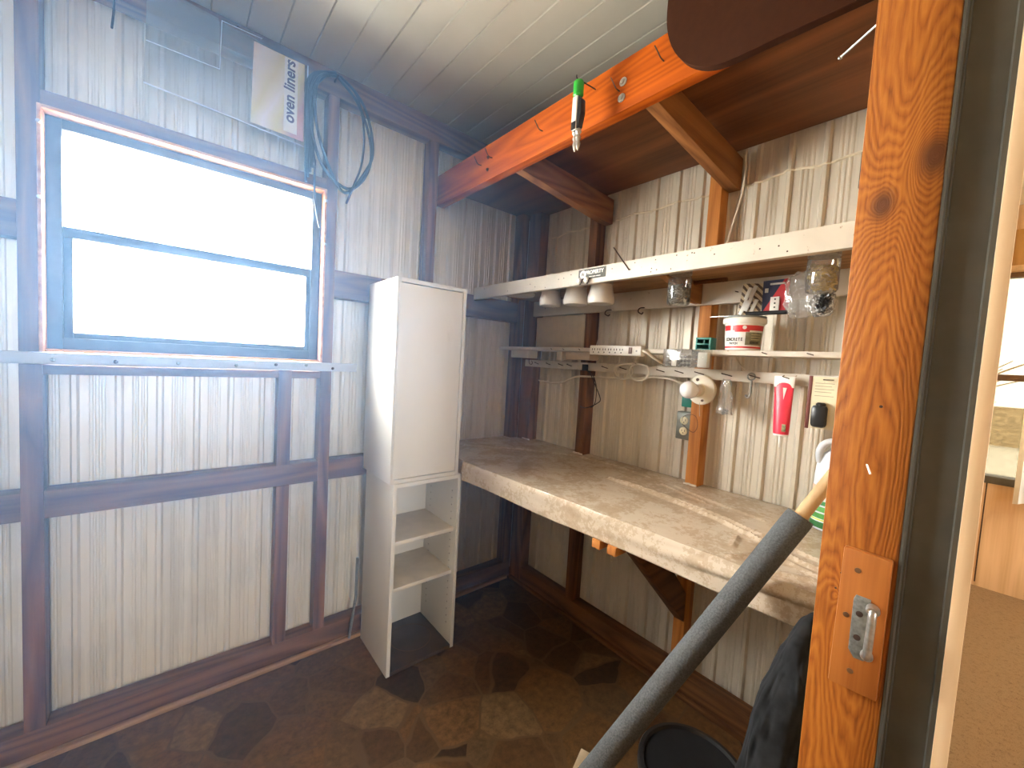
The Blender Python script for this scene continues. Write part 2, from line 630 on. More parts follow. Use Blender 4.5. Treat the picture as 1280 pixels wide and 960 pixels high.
M_casing = wood('orange_window_casing', (0.42, 0.16, 0.06), (0.70, 0.34, 0.15), 'x', rough=0.45)
win = bpy.data.objects.new('window_1', None)
COL.objects.link(win)
win.location = (1.478, -0.04, 1.588)
win['kind'] = 'structure'
win['label'] = 'two-pane window with dark metal frame, glaring white daylight outside'
for nm, b6 in (('window_casing', (1.099, 1.108, -0.10, 0.022, 1.247, 1.937)), ('window_casing', (1.849, 1.858, -0.10, 0.022, 1.247, 1.937)),
               ('window_casing', (1.108, 1.849, -0.10, 0.022, 1.927, 1.937)), ('window_casing', (1.108, 1.849, -0.10, 0.010, 1.247, 1.256))):
    bm = BM()
    box(bm, *b6, 0.002)
    mk(nm, bm, M_casing, win)
bm = BM()
fy0, fy1 = -0.085, -0.022
for b6 in ((1.108, 1.140, fy0, fy1, 1.256, 1.927), (1.817, 1.849, fy0, fy1, 1.256, 1.927), (1.140, 1.817, fy0, fy1, 1.898, 1.927), (1.140, 1.817, fy0, fy1 + 0.008, 1.256, 1.290)):
    box(bm, *b6, 0.002)
fr = mk('window_frame', bm, M_dark_alu, win)
bm = BM()
for b6 in ((1.140, 1.817, -0.060, -0.030, 1.590, 1.622), (1.140, 1.156, -0.060, -0.032, 1.290, 1.592), (1.797, 1.817, -0.060, -0.032, 1.290, 1.592), (1.156, 1.797, -0.060, -0.032, 1.290, 1.308)):
    box(bm, *b6, 0.002)
mk('lower_sash', bm, M_dark_alu, win)
bm = BM()
box(bm, 1.138, 1.819, -0.074, -0.070, 1.610, 1.896)
mk('upper_pane', bm, M_glass, win, False)
bm = BM()
box(bm, 1.154, 1.799, -0.048, -0.044, 1.304, 1.594)
mk('lower_pane', bm, M_glass, win, False)
for xx, zz in ((1.8525, 1.885), (1.1045, 1.888), (1.8525, 1.68), (1.1045, 1.72)):
    bm = BM()
    lathe(bm, [(0.0035, 0), (0.003, 0.008), (0.0055, 0.010), (0.004, 0.013)], (xx, 0.021, zz), (0, 1, 0), 10)
    mk('sash_clip', bm, M_steel, win)

# right wall: ribbed sheet and framing
SR = -0.075
bm = BM()
ribbed_sheet(bm, 'y', SR, 1, -0.082, 1.66, 0.0, 2.42, 0.1016, 0.152)
wall_r = struct('wall_right', bm, M_sheet, smooth=False, label='ribbed off-white metal wall behind the workbench')
RB = SR + 0.012
framing('bottom_plate', wall_r, M_stud_y, RB, 0.0, 0.0985, 1.65, 0.0, 0.092)
framing('top_plate', wall_r, M_stud_y, RB, 0.0, 0.0985, 1.65, 2.315, 2.412)
for ya, yb, mt in ((0.0005, 0.098, M_stud_z), (0.450, 0.498, M_stud_z), (1.028, 1.074, M_orange_z)):
    framing('stud', wall_r, mt, RB, 0.0, ya, yb, 0.0 if ya < 0.01 else 0.0925, 2.412 if ya < 0.01 else 2.3145)
bm = BM()
box(bm, 0.0, 0.020, 0.021, 1.65, 0.0, 0.018, 0.004)
struct('trim_3', bm, M_stud_y, label='thin floor moulding below the workbench wall')
# bead of old caulk along the upper sheet
bm = BM()
pts = []
y = 0.12
while y < 1.64:
    pts.append((SR + 0.004 + rib_profile(y, 0.1016, 0.152), y, 2.006 + 0.006 * noise.noise((y * 9, 0, 0)) + 0.004 * math.sin(y * 31)))
    y += 0.011
tube(bm, pts, 0.0042, 6, smooth=False)
o = mk('caulk_bead', bm, plain('cream_caulk', (0.78, 0.70, 0.54), 0.6), wall_r)
o['label'] = 'wavy cream caulk bead across the upper sheet'

# far side of the shed (left of the frame) and the doorway wall
bm = BM()
ribbed_sheet(bm, 'y', 2.66, -1, -0.075, 1.66, 0.0, 2.42, 0.1016, 0.1)
struct('wall_far', bm, M_sheet, smooth=False)
M_panel = wood('honey_wood_panelling', (0.50, 0.30, 0.14), (0.72, 0.50, 0.28), 'z', rings=7, freq=5, rough=0.45)
bm = BM()
box(bm, -2.60, 0.8575, 1.655, 1.766, 0.0, 2.47)
struct('wall_back', bm, M_panel, smooth=False)
bm = BM()
box(bm, 1.98, 3.6, 1.655, 1.766, 0.0, 2.47)
struct('wall_back_side', bm, M_panel, smooth=False)
bm = BM()
box(bm, 0.8581, 1.98, 1.655, 1.766, 2.0701, 2.47)
struct('wall_back_header', bm, M_panel, smooth=False)

# ================================================================== THE DOORWAY JAMB
# knotty post: contour grain bent around two knots
m, nt, b = new_mat('knotty_orange_fir')
tc = N(nt, 'ShaderNodeTexCoord')
mp = N(nt, 'ShaderNodeMapping')
mp.inputs['Scale'].default_value = (14, 14, 1.3)
L(nt, tc.outputs['Object'], mp.inputs['Vector'])
n0 = N(nt, 'ShaderNodeTexNoise', Scale=1.0, Detail=1.2, Roughness=0.4)
L(nt, mp.outputs['Vector'], n0.inputs['Vector'])
acc = n0.outputs['Fac']
knot_mask = None
for ky, kz, kr, amp in ((-0.012 + 0.037, 1.515, 0.016, 0.36), (0.066, 1.560, 0.020, 0.46), (0.022, 1.02, 0.010, 0.12)):
    sub = N(nt, 'ShaderNodeVectorMath', operation='SUBTRACT')
    sub.inputs[1].default_value = (0.02, ky, kz)
    L(nt, tc.outputs['Object'], sub.inputs[0])
    sc = N(nt, 'ShaderNodeVectorMath', operation='MULTIPLY')
    sc.inputs[1].default_value = (0.0, 1 / kr, 0.62 / kr)
    L(nt, sub.outputs[0], sc.inputs[0])
    ln = N(nt, 'ShaderNodeVectorMath', operation='LENGTH')
    L(nt, sc.outputs[0], ln.inputs[0])
    sq = N(nt, 'ShaderNodeMath', operation='POWER')
    sq.inputs[1].default_value = 1.25
    L(nt, ln.outputs['Value'], sq.inputs[0])
    ad1 = N(nt, 'ShaderNodeMath', operation='ADD')
    ad1.inputs[1].default_value = 1.0
    L(nt, sq.outputs[0], ad1.inputs[0])
    dv = N(nt, 'ShaderNodeMath', operation='DIVIDE')
    dv.inputs[0].default_value = amp
    L(nt, ad1.outputs[0], dv.inputs[1])
    ad = N(nt, 'ShaderNodeMath', operation='ADD')
    L(nt, acc, ad.inputs[0])
    L(nt, dv.outputs[0], ad.inputs[1])
    acc = ad.outputs[0]
    if amp > 0.2:
        km = N(nt, 'ShaderNodeMapRange')
        km.inputs['From Min'].default_value = 1.0
        km.inputs['From Max'].default_value = 0.3
        L(nt, ln.outputs['Value'], km.inputs['Value'])
        if knot_mask is None:
            knot_mask = km.outputs[0]
        else:
            mxx = N(nt, 'ShaderNodeMath', operation='MAXIMUM')
            L(nt, knot_mask, mxx.inputs[0])
            L(nt, km.outputs[0], mxx.inputs[1])
            knot_mask = mxx.outputs[0]
mul = N(nt, 'ShaderNodeMath', operation='MULTIPLY')
mul.inputs[1].default_value = 42.0
mpk = N(nt, 'ShaderNodeMapping')
mpk.inputs['Scale'].default_value = (70, 70, 14)
L(nt, tc.outputs['Object'], mpk.inputs['Vector'])
nk = N(nt, 'ShaderNodeTexNoise', Scale=1.0, Detail=3.0)
L(nt, mpk.outputs['Vector'], nk.inputs['Vector'])
nka = N(nt, 'ShaderNodeMath', operation='MULTIPLY_ADD')
nka.inputs[1].default_value = 0.05
L(nt, nk.outputs['Fac'], nka.inputs[0])
L(nt, acc, nka.inputs[2])
L(nt, nka.outputs[0], mul.inputs[0])
pp = N(nt, 'ShaderNodeMath', operation='PINGPONG')
pp.inputs[1].default_value = 0.5
L(nt, mul.outputs[0], pp.inputs[0])
mp2 = N(nt, 'ShaderNodeMapping')
mp2.inputs['Scale'].default_value = (320, 320, 9)
L(nt, tc.outputs['Object'], mp2.inputs['Vector'])
n3 = N(nt, 'ShaderNodeTexNoise', Scale=1.0, Detail=3.0)
L(nt, mp2.outputs['Vector'], n3.inputs['Vector'])
mx = N(nt, 'ShaderNodeMath', operation='MULTIPLY_ADD')
mx.inputs[1].default_value = 0.9
L(nt, pp.outputs[0], mx.inputs[0])
hs = N(nt, 'ShaderNodeMath', operation='MULTIPLY')
hs.inputs[1].default_value = 0.75
L(nt, n3.outputs['Fac'], hs.inputs[0])
L(nt, hs.outputs[0], mx.inputs[2])
r = ramp(nt, mx.outputs[0], [(0.20, (0.17, 0.042, 0.006)), (0.46, (0.30, 0.085, 0.009)), (0.85, (0.42, 0.140, 0.018))])
kc = N(nt, 'ShaderNodeMix', data_type='RGBA')
L(nt, knot_mask, kc.inputs[0])
L(nt, r.outputs['Color'], kc.inputs[6])
kc.inputs[7].default_value = (0.12, 0.035, 0.009, 1)
L(nt, kc.outputs[2], b.inputs['Base Color'])
b.inputs['Roughness'].default_value = 0.5
b.inputs['Specular IOR Level'].default_value = 0.35
bump(nt, b, mx.outputs[0], 0.35, 0.0012)
M_post = m

PX = 0.90                    # face of the post towards the opening
post = thing('door_post', 'knotty orange wooden post with a bolt keeper block at the doorway', 'post', (0.88, 1.648, 0.0))
bm = BM()
box(bm, 0.858, PX, 1.648, 1.7225, 0.0, 2.07, 0.0015)
mk('post', bm, M_post, post)
lb = BM()
prism(lb, [(1.6735, 1.0905), (1.7185, 1.0890), (1.7180, 0.9150), (1.6715, 0.9125)], 'x', PX, PX + 0.011, 0.0018)
M_block = wood('varnished_block', (0.24, 0.065, 0.010), (0.40, 0.135, 0.028), 'z', rings=7, freq=14, rough=0.42, loc=(0.3, 0.2, 0.6))
blk = mk('latch_block', lb, M_block, post)
for yy, zz in ((1.689, 1.066), (1.6825, 1.006), (1.692, 0.938)):
    bm = BM()
    lathe(bm, [(0.0033, 0), (0.0033, 0.0008), (0.002, 0.0012)], (PX + 0.0108, yy, zz), (1, 0, 0), 12)
    mk('screw', bm, plain('brown_screw', (0.15, 0.075, 0.035), 0.5, 0.4), blk)
bm = BM()
prism(bm, [(1.690, 1.036), (1.704, 1.036), (1.7035, 0.958), (1.694, 0.957), (1.688, 0.966), (1.688, 1.030)], 'x', PX + 0.011, PX + 0.0128, 0.0006)
kp = mk('keeper_plate', bm, M_zinc, blk)
kp['label'] = 'grey metal bolt keeper plate'
bm = BM()
tube(bm, [(PX + 0.0125, 1.7065, 1.028), (PX + 0.021, 1.7075, 1.024), (PX + 0.0225, 1.7075, 1.010), (PX + 0.0225, 1.7070, 0.985), (PX + 0.021, 1.7065, 0.970), (PX + 0.0125, 1.7055, 0.966)], 0.0042, 10)
lathe(bm, [(0.0065, 0), (0.0068, 0.006), (0.005, 0.010)], (PX + 0.0125, 1.7065, 1.026), (1, 0.1, 0), 14)
lathe(bm, [(0.006, 0), (0.0062, 0.005), (0.0045, 0.008)], (PX + 0.0125, 1.7055, 0.968), (1, 0.1, 0), 14)
kb = mk('keeper_loop', bm, M_steel, blk)
for zz in (1.014, 0.984):
    bm = BM()
    lathe(bm, [(0.0036, 0), (0.0034, 0.0014), (0.0015, 0.0018)], (PX + 0.0126, 1.695, zz), (1, 0, 0), 12)
    mk('keeper_screw', bm, M_rust, blk)
for (p0, p1, rr, mt, nm) in (((PX - 0.002, 1.684, 1.198), (PX + 0.008, 1.690, 1.187), 0.0011, M_white_plastic, 'splinter'),
                             ((PX - 0.003, 1.692, 1.270), (PX + 0.0012, 1.692, 1.270), 0.0018, M_rust, 'nail_hole'),
                             ((PX - 0.003, 1.672, 1.052), (PX + 0.0010, 1.672, 1.052), 0.0012, M_rust, 'nail_hole'),
                             ((PX - 0.003, 1.668, 1.030), (PX + 0.0010, 1.668, 1.030), 0.0012, M_rust, 'nail_hole')):
    bm = BM()
    tube(bm, [p0, p1], rr, 8, smooth=False)
    mk(nm, bm, mt, post)
bm = BM()
tube(bm, [(0.885, 1.652, 1.7515), (0.850, 1.604, 1.7490)], 0.0016, 8, smooth=False)
lathe(bm, [(0.0026, 0), (0.0026, 0.002)], (0.850, 1.604, 1.7490), (-0.035, -0.048, -0.0025), 10)
o = mk('long_nail', bm, M_zinc, post)
o['label'] = 'long bright nail driven sideways into the post'
bm = BM()
box(bm, 0.850, 0.862, 1.640, 1.6485, 1.556, 1.604, 0.001)
o = mk('hinge_leaf', bm, M_black, post)

# dark metal channel and the pale trim beside the post
M_channel = plain('dark_olive_metal', (0.082, 0.078, 0.062), 0.42, 0.35, var=0.18, nscale=14, bumpy=0.05)
bm = BM()
prism(bm, [(0.858, 1.7230), (0.9045, 1.7230), (0.9045, 1.7255), (0.8985, 1.7268), (0.8985, 1.7285), (0.8945, 1.7295), (0.8945, 1.7610), (0.9000, 1.7625), (0.9000, 1.7665), (0.858, 1.7665)], 'z', 0.0, 2.07)
struct('trim_4', bm, M_channel, label='dark metal door channel beside the orange post')
bm = BM()
box(bm, 0.858, 0.905, 1.7668, 1.7790, 0.0, 2.09, 0.001)
struct('trim_5', bm, wood('pale_trim_wood', (0.50, 0.32, 0.16), (0.66, 0.46, 0.27), 'z', rings=5, rough=0.45), label='narrow pale wooden trim on the room side of the doorway')

# ================================================================== THE CARPETED ROOM BEYOND
m, nt, b = new_mat('tan_carpet')
v = coords(nt)
n1 = N(nt, 'ShaderNodeTexNoise', Scale=220.0, Detail=4.0, Roughness=0.8)
L(nt, v, n1.inputs['Vector'])
n2 = N(nt, 'ShaderNodeTexNoise', Scale=60.0, Detail=6.0, Roughness=0.75)
L(nt, v, n2.inputs['Vector'])
ad = N(nt, 'ShaderNodeMath', operation='ADD')
L(nt, n1.outputs['Fac'], ad.inputs[0])
L(nt, n2.outputs['Fac'], ad.inputs[1])
r = ramp(nt, ad.outputs[0], [(0.7, (0.19, 0.11, 0.045)), (1.3, (0.40, 0.26, 0.125))])
L(nt, r.outputs['Color'], b.inputs['Base Color'])
b.inputs['Roughness'].default_value = 0.95
bump(nt, b, ad.outputs[0], 0.9, 0.012)
bm = BM()
box(bm, -2.60, 3.6, 1.768, 5.2, -0.05, 0.004)
struct('floor_carpet', bm, m, smooth=False)
bm = BM()
box(bm, -2.60, 3.6, 1.766, 5.2, 2.45, 2.47)
struct('ceiling_house', bm, plain('cream_ceiling', (0.72, 0.66, 0.54), 0.7, var=0.04), smooth=False)
# panelled wall with its window
HX = -2.47
bm = BM()
box(bm, HX - 0.10, HX, 1.766, 5.2, 0.0, 0.712)
box(bm, HX - 0.10, HX, 1.766, 5.2, 2.035, 2.45)
box(bm, HX - 0.10, HX, 3.20, 5.2, 0.712, 2.035)
for yy in (1.800 + 0.2 * k for k in range(16)):
    pass
hw = struct('wall_house', bm, M_panel, smooth=False, label='honey wood panelled wall below a bright window')
for yy in (1.815, 2.02, 2.22, 2.43):
    bm = BM()
    box(bm, HX - 0.001, HX + 0.0015, yy, yy + 0.006, 0.03, 0.71)
    mk('panel_groove', bm, M_rust, hw)
bm = BM()
box(bm, HX - 0.11, HX + 0.02, 1.768, 3.2, 0.690, 0.737, 0.002)
mk('window_ledge', bm, M_channel, hw)
w2 = bpy.data.objects.new('window_2', None)
COL.objects.link(w2)
w2.location = (HX - 0.05, 2.4, 1.38)
w2['kind'] = 'structure'
w2['label'] = 'bright window of the panelled room with a dark middle bar'
bm = BM()
box(bm, HX - 0.07, HX - 0.02, 1.768, 3.2, 1.352, 1.392, 0.002)
box(bm, HX - 0.07, HX - 0.01, 1.768, 3.2, 2.005, 2.035, 0.002)
box(bm, HX - 0.07, HX - 0.01, 1.768, 1.785, 0.737, 2.005, 0.002)
mk('window_frame', bm, plain('brown_window_bar', (0.14, 0.075, 0.035), 0.4), w2)
bm = BM()
box(bm, HX - 0.048, HX - 0.044, 1.785, 3.2, 0.737, 2.005)
mk('window_pane', bm, clear('light_dimming_glass', (0.17, 0.16, 0.14), 0.03), w2, False)  # glass colour darkened in place of a dimmer outdoors
bm = BM()
box(bm, HX - 0.02, HX + 0.015, 1.768, 3.2, 2.040, 2.075, 0.003)
mk('head_trim', bm, plain('pale_head_trim', (0.75, 0.55, 0.32), 0.5), hw)
bm = BM()
box(bm, HX - 0.012, HX + 0.004, 1.768, 3.2, 2.075, 2.30, 0.003)
mk('valance_panel', bm, wood('amber_valance', (0.34, 0.18, 0.05), (0.52, 0.30, 0.10), 'z', rings=8), hw)
# white curtain at the right border
bm = BM()
rows = []
for i in range(25):
    t = i / 24
    yy = 1.925 + t * 0.5
    xx = -2.38 + 0.018 * math.sin(t * 38)
    rows.append([bm.verts.new((xx, yy, z)) for z in (0.60 + 0.02 * math.sin(t * 9), 2.02)])
for a, c in zip(rows, rows[1:]):
    bm.faces.new((a[0], c[0], c[1], a[1]))
bmesh.ops.solidify(bm, geom=bm.faces[:], thickness=0.002)
single('curtain', bm, plain('white_curtain_cloth', (0.85, 0.82, 0.74), 0.8, var=0.03), 'white curtain hanging beside the bright window of the carpeted room', 'curtain', (-2.38, 1.93, 0.6))
# other walls of that room, with a daylight opening and one added as fill
bm = BM()
box(bm, 3.5, 3.6, 1.766, 5.2, 0.0, 2.45)
struct('wall_house_side', bm, M_panel, smooth=False)
bm = BM()
edges_x = [(-2.6, -2.2, None), (-2.2, -1.0, (0.95, 1.95)), (-1.0, 1.15, None), (1.15, 2.15, (1.22, 1.88)), (2.15, 3.6, None)]
for xa, xb, hole in edges_x:
    if hole is None:
        box(bm, xa, xb, 5.1, 5.2, 0.0, 2.45)
    else:
        box(bm, xa, xb, 5.1, 5.2, 0.0, hole[0])
        box(bm, xa, xb, 5.1, 5.2, hole[1], 2.45)
struct('wall_house_rear', bm, M_panel, smooth=False)

# ================================================================== OUTDOORS
bm = BM()
box(bm, -30, 30, -30, 30, -0.30, -0.25)
struct('ground', bm, plain('pale_dry_ground', (0.60, 0.58, 0.50), 0.9, var=0.2, nscale=8), smooth=False)
bm = BM()
prism(bm, [(1.70, 2.47), (7.4, 2.47), (7.4, 2.50), (4.4, 3.3), (1.70, 2.60)], 'x', -3.4, 4.4)
prism(bm, [(-0.30, 2.462), (1.699, 2.471), (1.699, 2.60), (-0.30, 2.50)], 'x', -0.4, 3.0)
struct('added_shade_roof', bm, plain('grey_shade_roof', (0.35, 0.34, 0.32), 0.8), smooth=False)  # unseen roof added to block sun, with a deep rear eave
tr = thing('bare_tree', 'pale leafless tree in the yard beyond the panelled room', 'tree', (-7.4, 1.45, -0.25))
bm = BM()
tube(bm, [(-7.4, 1.45, -0.25), (-7.4, 1.47, 0.5), (-7.38, 1.5, 0.95)], 0.06, 8, r_end=0.04)
mk('trunk', bm, plain('pale_bark', (0.34, 0.25, 0.16), 0.9), tr)
bm = BM()
for k in range(38):
    a = random.uniform(0, 6.28)
    rr = random.uniform(0.3, 0.9)
    h = random.uniform(1.0, 1.75)
    e = Vector((-7.38 + rr * math.cos(a), 1.5 + rr * math.sin(a), h))
    md = Vector((-7.38 + 0.35 * rr * math.cos(a), 1.5 + 0.35 * rr * math.sin(a), 0.95 + (h - 0.95) * 0.6))
    tube(bm, [(-7.38, 1.5, 0.9), md, e], 0.018, 5, r_end=0.005)
mk('branches', bm, plain('pale_twigs', (0.42, 0.30, 0.18), 0.9), tr)
bm = BM()
box(bm, -16.2, -15.6, -12, 14, -0.25, 0.80)
single('hedge', bm, plain('dry_hedge', (0.46, 0.36, 0.22), 0.95, var=0.35, nscale=10, bumpy=0.5), 'dry tan hedge across the yard behind the leafless tree', 'hedge', (-16, 1, -0.25))

# ================================================================== LOFT SHELF
loft = thing('loft_shelf', 'dark plywood loft on an orange beam under the ceiling', 'shelf', (0.27, 0.8, 2.04))
bm = BM()
box(bm, 0.532, 0.572, -0.055, 1.648, 2.040, 2.186, 0.003)
mk('beam', bm, M_beam, loft)['label'] = 'bright orange front beam'
bm = BM()
box(bm, -0.062, 0.531, -0.062, 1.648, 2.135, 2.150, 0.001)
mk('plywood_deck', bm, M_ply, loft)
for y0, y1 in ((0.502, 0.542), (1.078, 1.118)):
    bm = BM()
    prism(bm, [(0.531, 2.042), (0.531, 2.132), (-0.058, 2.100), (-0.058, 1.985), (0.0, 1.985)], 'y', y0, y1, 0.0015)
    mk('joist', bm, M_joist, loft)
for yy, zz in ((1.024, 2.122), (1.022, 2.078), (0.369, 2.132), (0.368, 2.083)):
    bm = BM()
    rr = 0.012 if yy > 1 else 0.007
    lathe(bm, [(rr, 0), (rr, 0.002), (rr * 0.55, 0.0025), (rr * 0.5, 0.007), (rr * 0.2, 0.008)], (0.572, yy, zz), (1, 0, 0), 16)
    mk('washer_bolt', bm, M_steel if yy > 1 else M_rust, loft)
for yy, zz in ((1.150, 2.126), (0.690, 2.124), (0.318, 2.127), (0.395, 2.132), (1.012, 2.112)):
    bm = BM()
    tube(bm, [(0.566, yy, zz - 0.010), (0.590, yy + 0.002, zz - 0.012), (0.598, yy - 0.004, zz + 0.004), (0.600, yy - 0.012, zz + 0.020)], 0.0018, 6)
    mk('bent_nail', bm, M_rust, loft)

# round-ended brown board against the beam
bm = BM()
poly = []
for k in range(17):
    a = math.pi + k / 16 * math.pi / 2
    poly.append((1.345 + 0.180 * math.cos(a), 2.215 + 0.205 * math.sin(a)))
poly = [(1.165, 2.405)] + poly + [(1.640, 1.998), (1.640, 2.405)]
prism(bm, poly, 'x', 0.575, 0.597, 0.003)
single('round_ended_board', bm, plain('matt_brown_board', (0.036, 0.0095, 0.003), 0.8, var=0.10, nscale=60, spec=0.15), 'brown board with a rounded corner fixed against the orange beam', 'board', (0.586, 1.4, 2.01))

# green-ended tool hanging from a beam nail
tool = thing('hand_tool', 'green-ended white and black hand tool with barbed tip hanging on the beam', 'tool', (0.640, 0.925, 2.04))
TY, TX = 0.918, 0.640
bm = BM()
lathe(bm, [(0.012, 0), (0.0155, 0.004), (0.0155, 0.040), (0.013, 0.045)], (TX, TY - 0.004, 2.098), (0, 0, 1), 18)
mk('green_cap', bm, plain('green_plastic', (0.02, 0.36, 0.03), 0.35), tool)
bm = BM()
box(bm, TX - 0.010, TX + 0.012, TY - 0.016, TY + 0.004, 2.000, 2.098, 0.004)
mk('white_grip', bm, M_white_plastic, tool)
bm = BM()
prism(bm, [(TY + 0.0045, 2.096), (TY + 0.018, 2.082), (TY + 0.021, 2.045), (TY + 0.012, 2.005), (TY + 0.0045, 2.000)], 'x', TX - 0.010, TX + 0.010, 0.002)
box(bm, TX + 0.0105, TX + 0.014, TY - 0.013, TY + 0.002, 2.000, 2.022, 0.001)
mk('black_grip', bm, M_black, tool)
bm = BM()
for yo in (0.0, 0.012):
    prof = [(0.0075, 0.0)]
    for k in range(3):
        prof += [(0.0095 - 0.001 * k, 0.008 + 0.017 * k), (0.0055, 0.016 + 0.017 * k)]
    prof += [(0.002, 0.062)]
    lathe(bm, prof, (TX, TY - 0.006 + yo, 2.001), (0.0, 0.03, -1), 14)
mk('barbed_tip', bm, M_steel, tool)
bm = BM()
tube(bm, [(0.560, TY + 0.004, 2.148), (0.610, TY + 0.002, 2.146), (0.646, TY - 0.004, 2.147), (0.652, TY - 0.004, 2.156)], 0.0018, 6)
mk('hanging_nail', bm, M_rust, loft)
bm = BM()
tube(bm, [(TX, TY - 0.004, 2.141), (TX, TY - 0.009, 2.146), (TX, TY - 0.004, 2.1505), (TX, TY + 0.001, 2.146), (TX, TY - 0.004, 2.141)], 0.0014, 6)
mk('hanging_ring', bm, M_steel, tool)

# ================================================================== UPPER WHITE SHELF
sh = thing('wall_shelf', 'long cream painted shelf with a deep front board above the jars', 'shelf', (0.18, 0.8, 1.63))
bm = BM()
box(bm, 0.340, 0.364, 0.004, 1.645, 1.606, 1.667, 0.002)
mk('front_board', bm, M_white_paint, sh)
bm = BM()
box(bm, 0.001, 0.339, 0.103, 1.645, 1.634, 1.652, 0.001)
mk('deck', bm, wood('raw_brown_board', (0.20, 0.095, 0.035), (0.40, 0.22, 0.10), 'y'), sh)
bm = BM()
box(bm, 0.001, 0.021, 0.100, 1.645, 1.553, 1.633, 0.002)
mk('ledger', bm, M_white_paint, sh)
bm = BM()
prism(bm, [(0.022, 1.556), (0.060, 1.556), (0.300, 1.618), (0.300, 1.633), (0.022, 1.633)], 'y', 1.020, 1.045, 0.002)
mk('bracket', bm, M_joist, sh)
bm = BM()
tube(bm, [(0.366, 0.877, 1.722), (0.367, 0.948, 1.634), (0.345, 0.968, 1.640)], 0.0020, 6, smooth=False)
mk('bent_wire_hook', bm, M_rust, sh)
random.seed(3)
for k in range(26):
    yy = random.uniform(0.08, 1.6)
    zz = random.uniform(1.614, 1.660)
    if 0.70 < yy < 0.87:
        continue
    bm = BM()
    lathe(bm, [(0.0022, 0), (0.0022, 0.0006)], (0.3638, yy, zz), (1, 0, 0), 8)
    mk('nail_head', bm, M_rust, sh)
for k, yy in enumerate((0.19, 0.27, 0.90, 0.98, 1.16, 1.20, 1.36)):
    bm = BM()
    tube(bm, [(0.018, yy, 1.595), (0.034, yy + 0.018, 1.588)], 0.0016, 6, smooth=False)
    mk('bent_nail', bm, M_rust, sh)

# metal name plate on the front board
pl = thing('name_plate', 'small grey lettered plate stuck on the shelf front board', 'sign', (0.365, 0.783, 1.643))
bm = BM()
box(bm, 0.3642, 0.3652, 0.720, 0.849, 1.624, 1.662, 0.0003)
mk('plate', bm, plain('grey_plate', (0.11, 0.11, 0.10), 0.7, 0.0, var=0.2, nscale=60), pl)
bm = BM()
lathe(bm, [(0.0150, 0), (0.0150, 0.0008)], (0.3652, 0.743, 1.643), (1, 0, 0), 24)
mk('emblem_disc', bm, M_white_plastic, pl)
bm = BM()
for y0, y1, z0, z1 in ((0.7355, 0.7385, 1.637, 1.6485), (0.7405, 0.7435, 1.639, 1.650), (0.7460, 0.7490, 1.637, 1.6485)):
    box(bm, 0.3658, 0.3663, y0, y1, z0, z1)
mk('emblem_mark', bm, M_ink, pl)
text_mesh('plate_lettering', 'PROPERTY', 0.019, M_white_plastic, pl, (0.3656, 0.797, 1.6475), (0, 1, 0), (0, 0, 1), wide=0.92)
bm = BM()
for y0, y1 in ((0.772, 0.786), (0.789, 0.803), (0.806, 0.826)):
    box(bm, 0.3651, 0.3656, y0, y1, 1.6305, 1.6330)
mk('worn_small_print', bm, M_white_plastic, pl)

for k, yy in enumerate((0.738, 0.772)):
    kn = thing('cup_hook', ['white knob hook under the emblem end of the grey plate', 'white knob hook under the middle of the grey plate'][k], 'hook', (0.366, yy, 1.616), 'white hooks below the grey plate')
    bm = BM()
    lathe(bm, [(0.005, 0), (0.0105, 0.004), (0.0115, 0.009), (0.007, 0.014)], (0.3650, yy - 0.006, 1.619), (1, 0, 0), 16)
    mk('knob', bm, M_white_plastic, kn)
    bm = BM()
    tube(bm, [(0.366, yy + 0.008, 1.626), (0.374, yy + 0.009, 1.622), (0.376, yy + 0.007, 1.612), (0.374, yy + 0.001, 1.605), (0.372, yy - 0.004, 1.608)], 0.0022, 8)
    mk('hook', bm, M_rust, kn)

# frosted jars screwed by their lids under the shelf
M_frost = plain('frosted_white_glass', (0.80, 0.76, 0.70), 0.28, var=0.04, trans=0.0)
jl = ['left of the three frosted white jars hanging below the shelf', 'middle of the three frosted white jars hanging below the shelf', 'right of the three frosted white jars, largest, below the shelf plate']
for k, (yy, rr, zb) in enumerate(((0.458, 0.050, 1.556), (0.612, 0.053, 1.550), (0.745, 0.053, 1.545))):
    j = thing('jar', jl[k], 'jar', (0.25, yy, 1.634), 'frosted jars under the shelf')
    bm = BM()
    h = 1.622 - zb
    lathe(bm, [(rr * 0.5, 0), (rr * 0.93, 0.002), (rr, 0.010), (rr * 0.99, 0.03), (rr * 0.86, h * 0.75), (rr * 0.80, h)], (0.25, yy, zb), (0, 0, 1), 28)
    mk('glass', bm, M_frost, j)
    bm = BM()
    lathe(bm, [(rr * 0.84, 0), (rr * 0.84, 0.0105)], (0.25, yy, 1.6225), (0, 0, 1), 28)
    mk('lid', bm, M_steel, j)
bm = BM()
lathe(bm, [(0.030, 0), (0.066, 0.003), (0.070, 0.010), (0.070, 0.016)], (0.25, 0.250, 1.6175), (0, 0, 1), 28)
single('plastic_disc', bm, M_white_plastic, 'flat white plastic disc fixed under the left end of the shelf', 'disc', (0.25, 0.25, 1.634))
for k, yy in enumerate((0.630, 0.800)):
    bm = BM()
    tube(bm, [(0.022, yy, 1.5585), (0.055, yy, 1.552), (0.075, yy + 0.006, 1.535), (0.062, yy + 0.014, 1.526), (0.048, yy + 0.012, 1.534)], 0.0024, 8)
    single('wire_hook', bm, M_rust, ['dark wire hook below the middle frosted jar', 'dark wire hook below the right frosted jar'][k], 'hook', (0.022, yy, 1.556), 'wire hooks on the ledger')


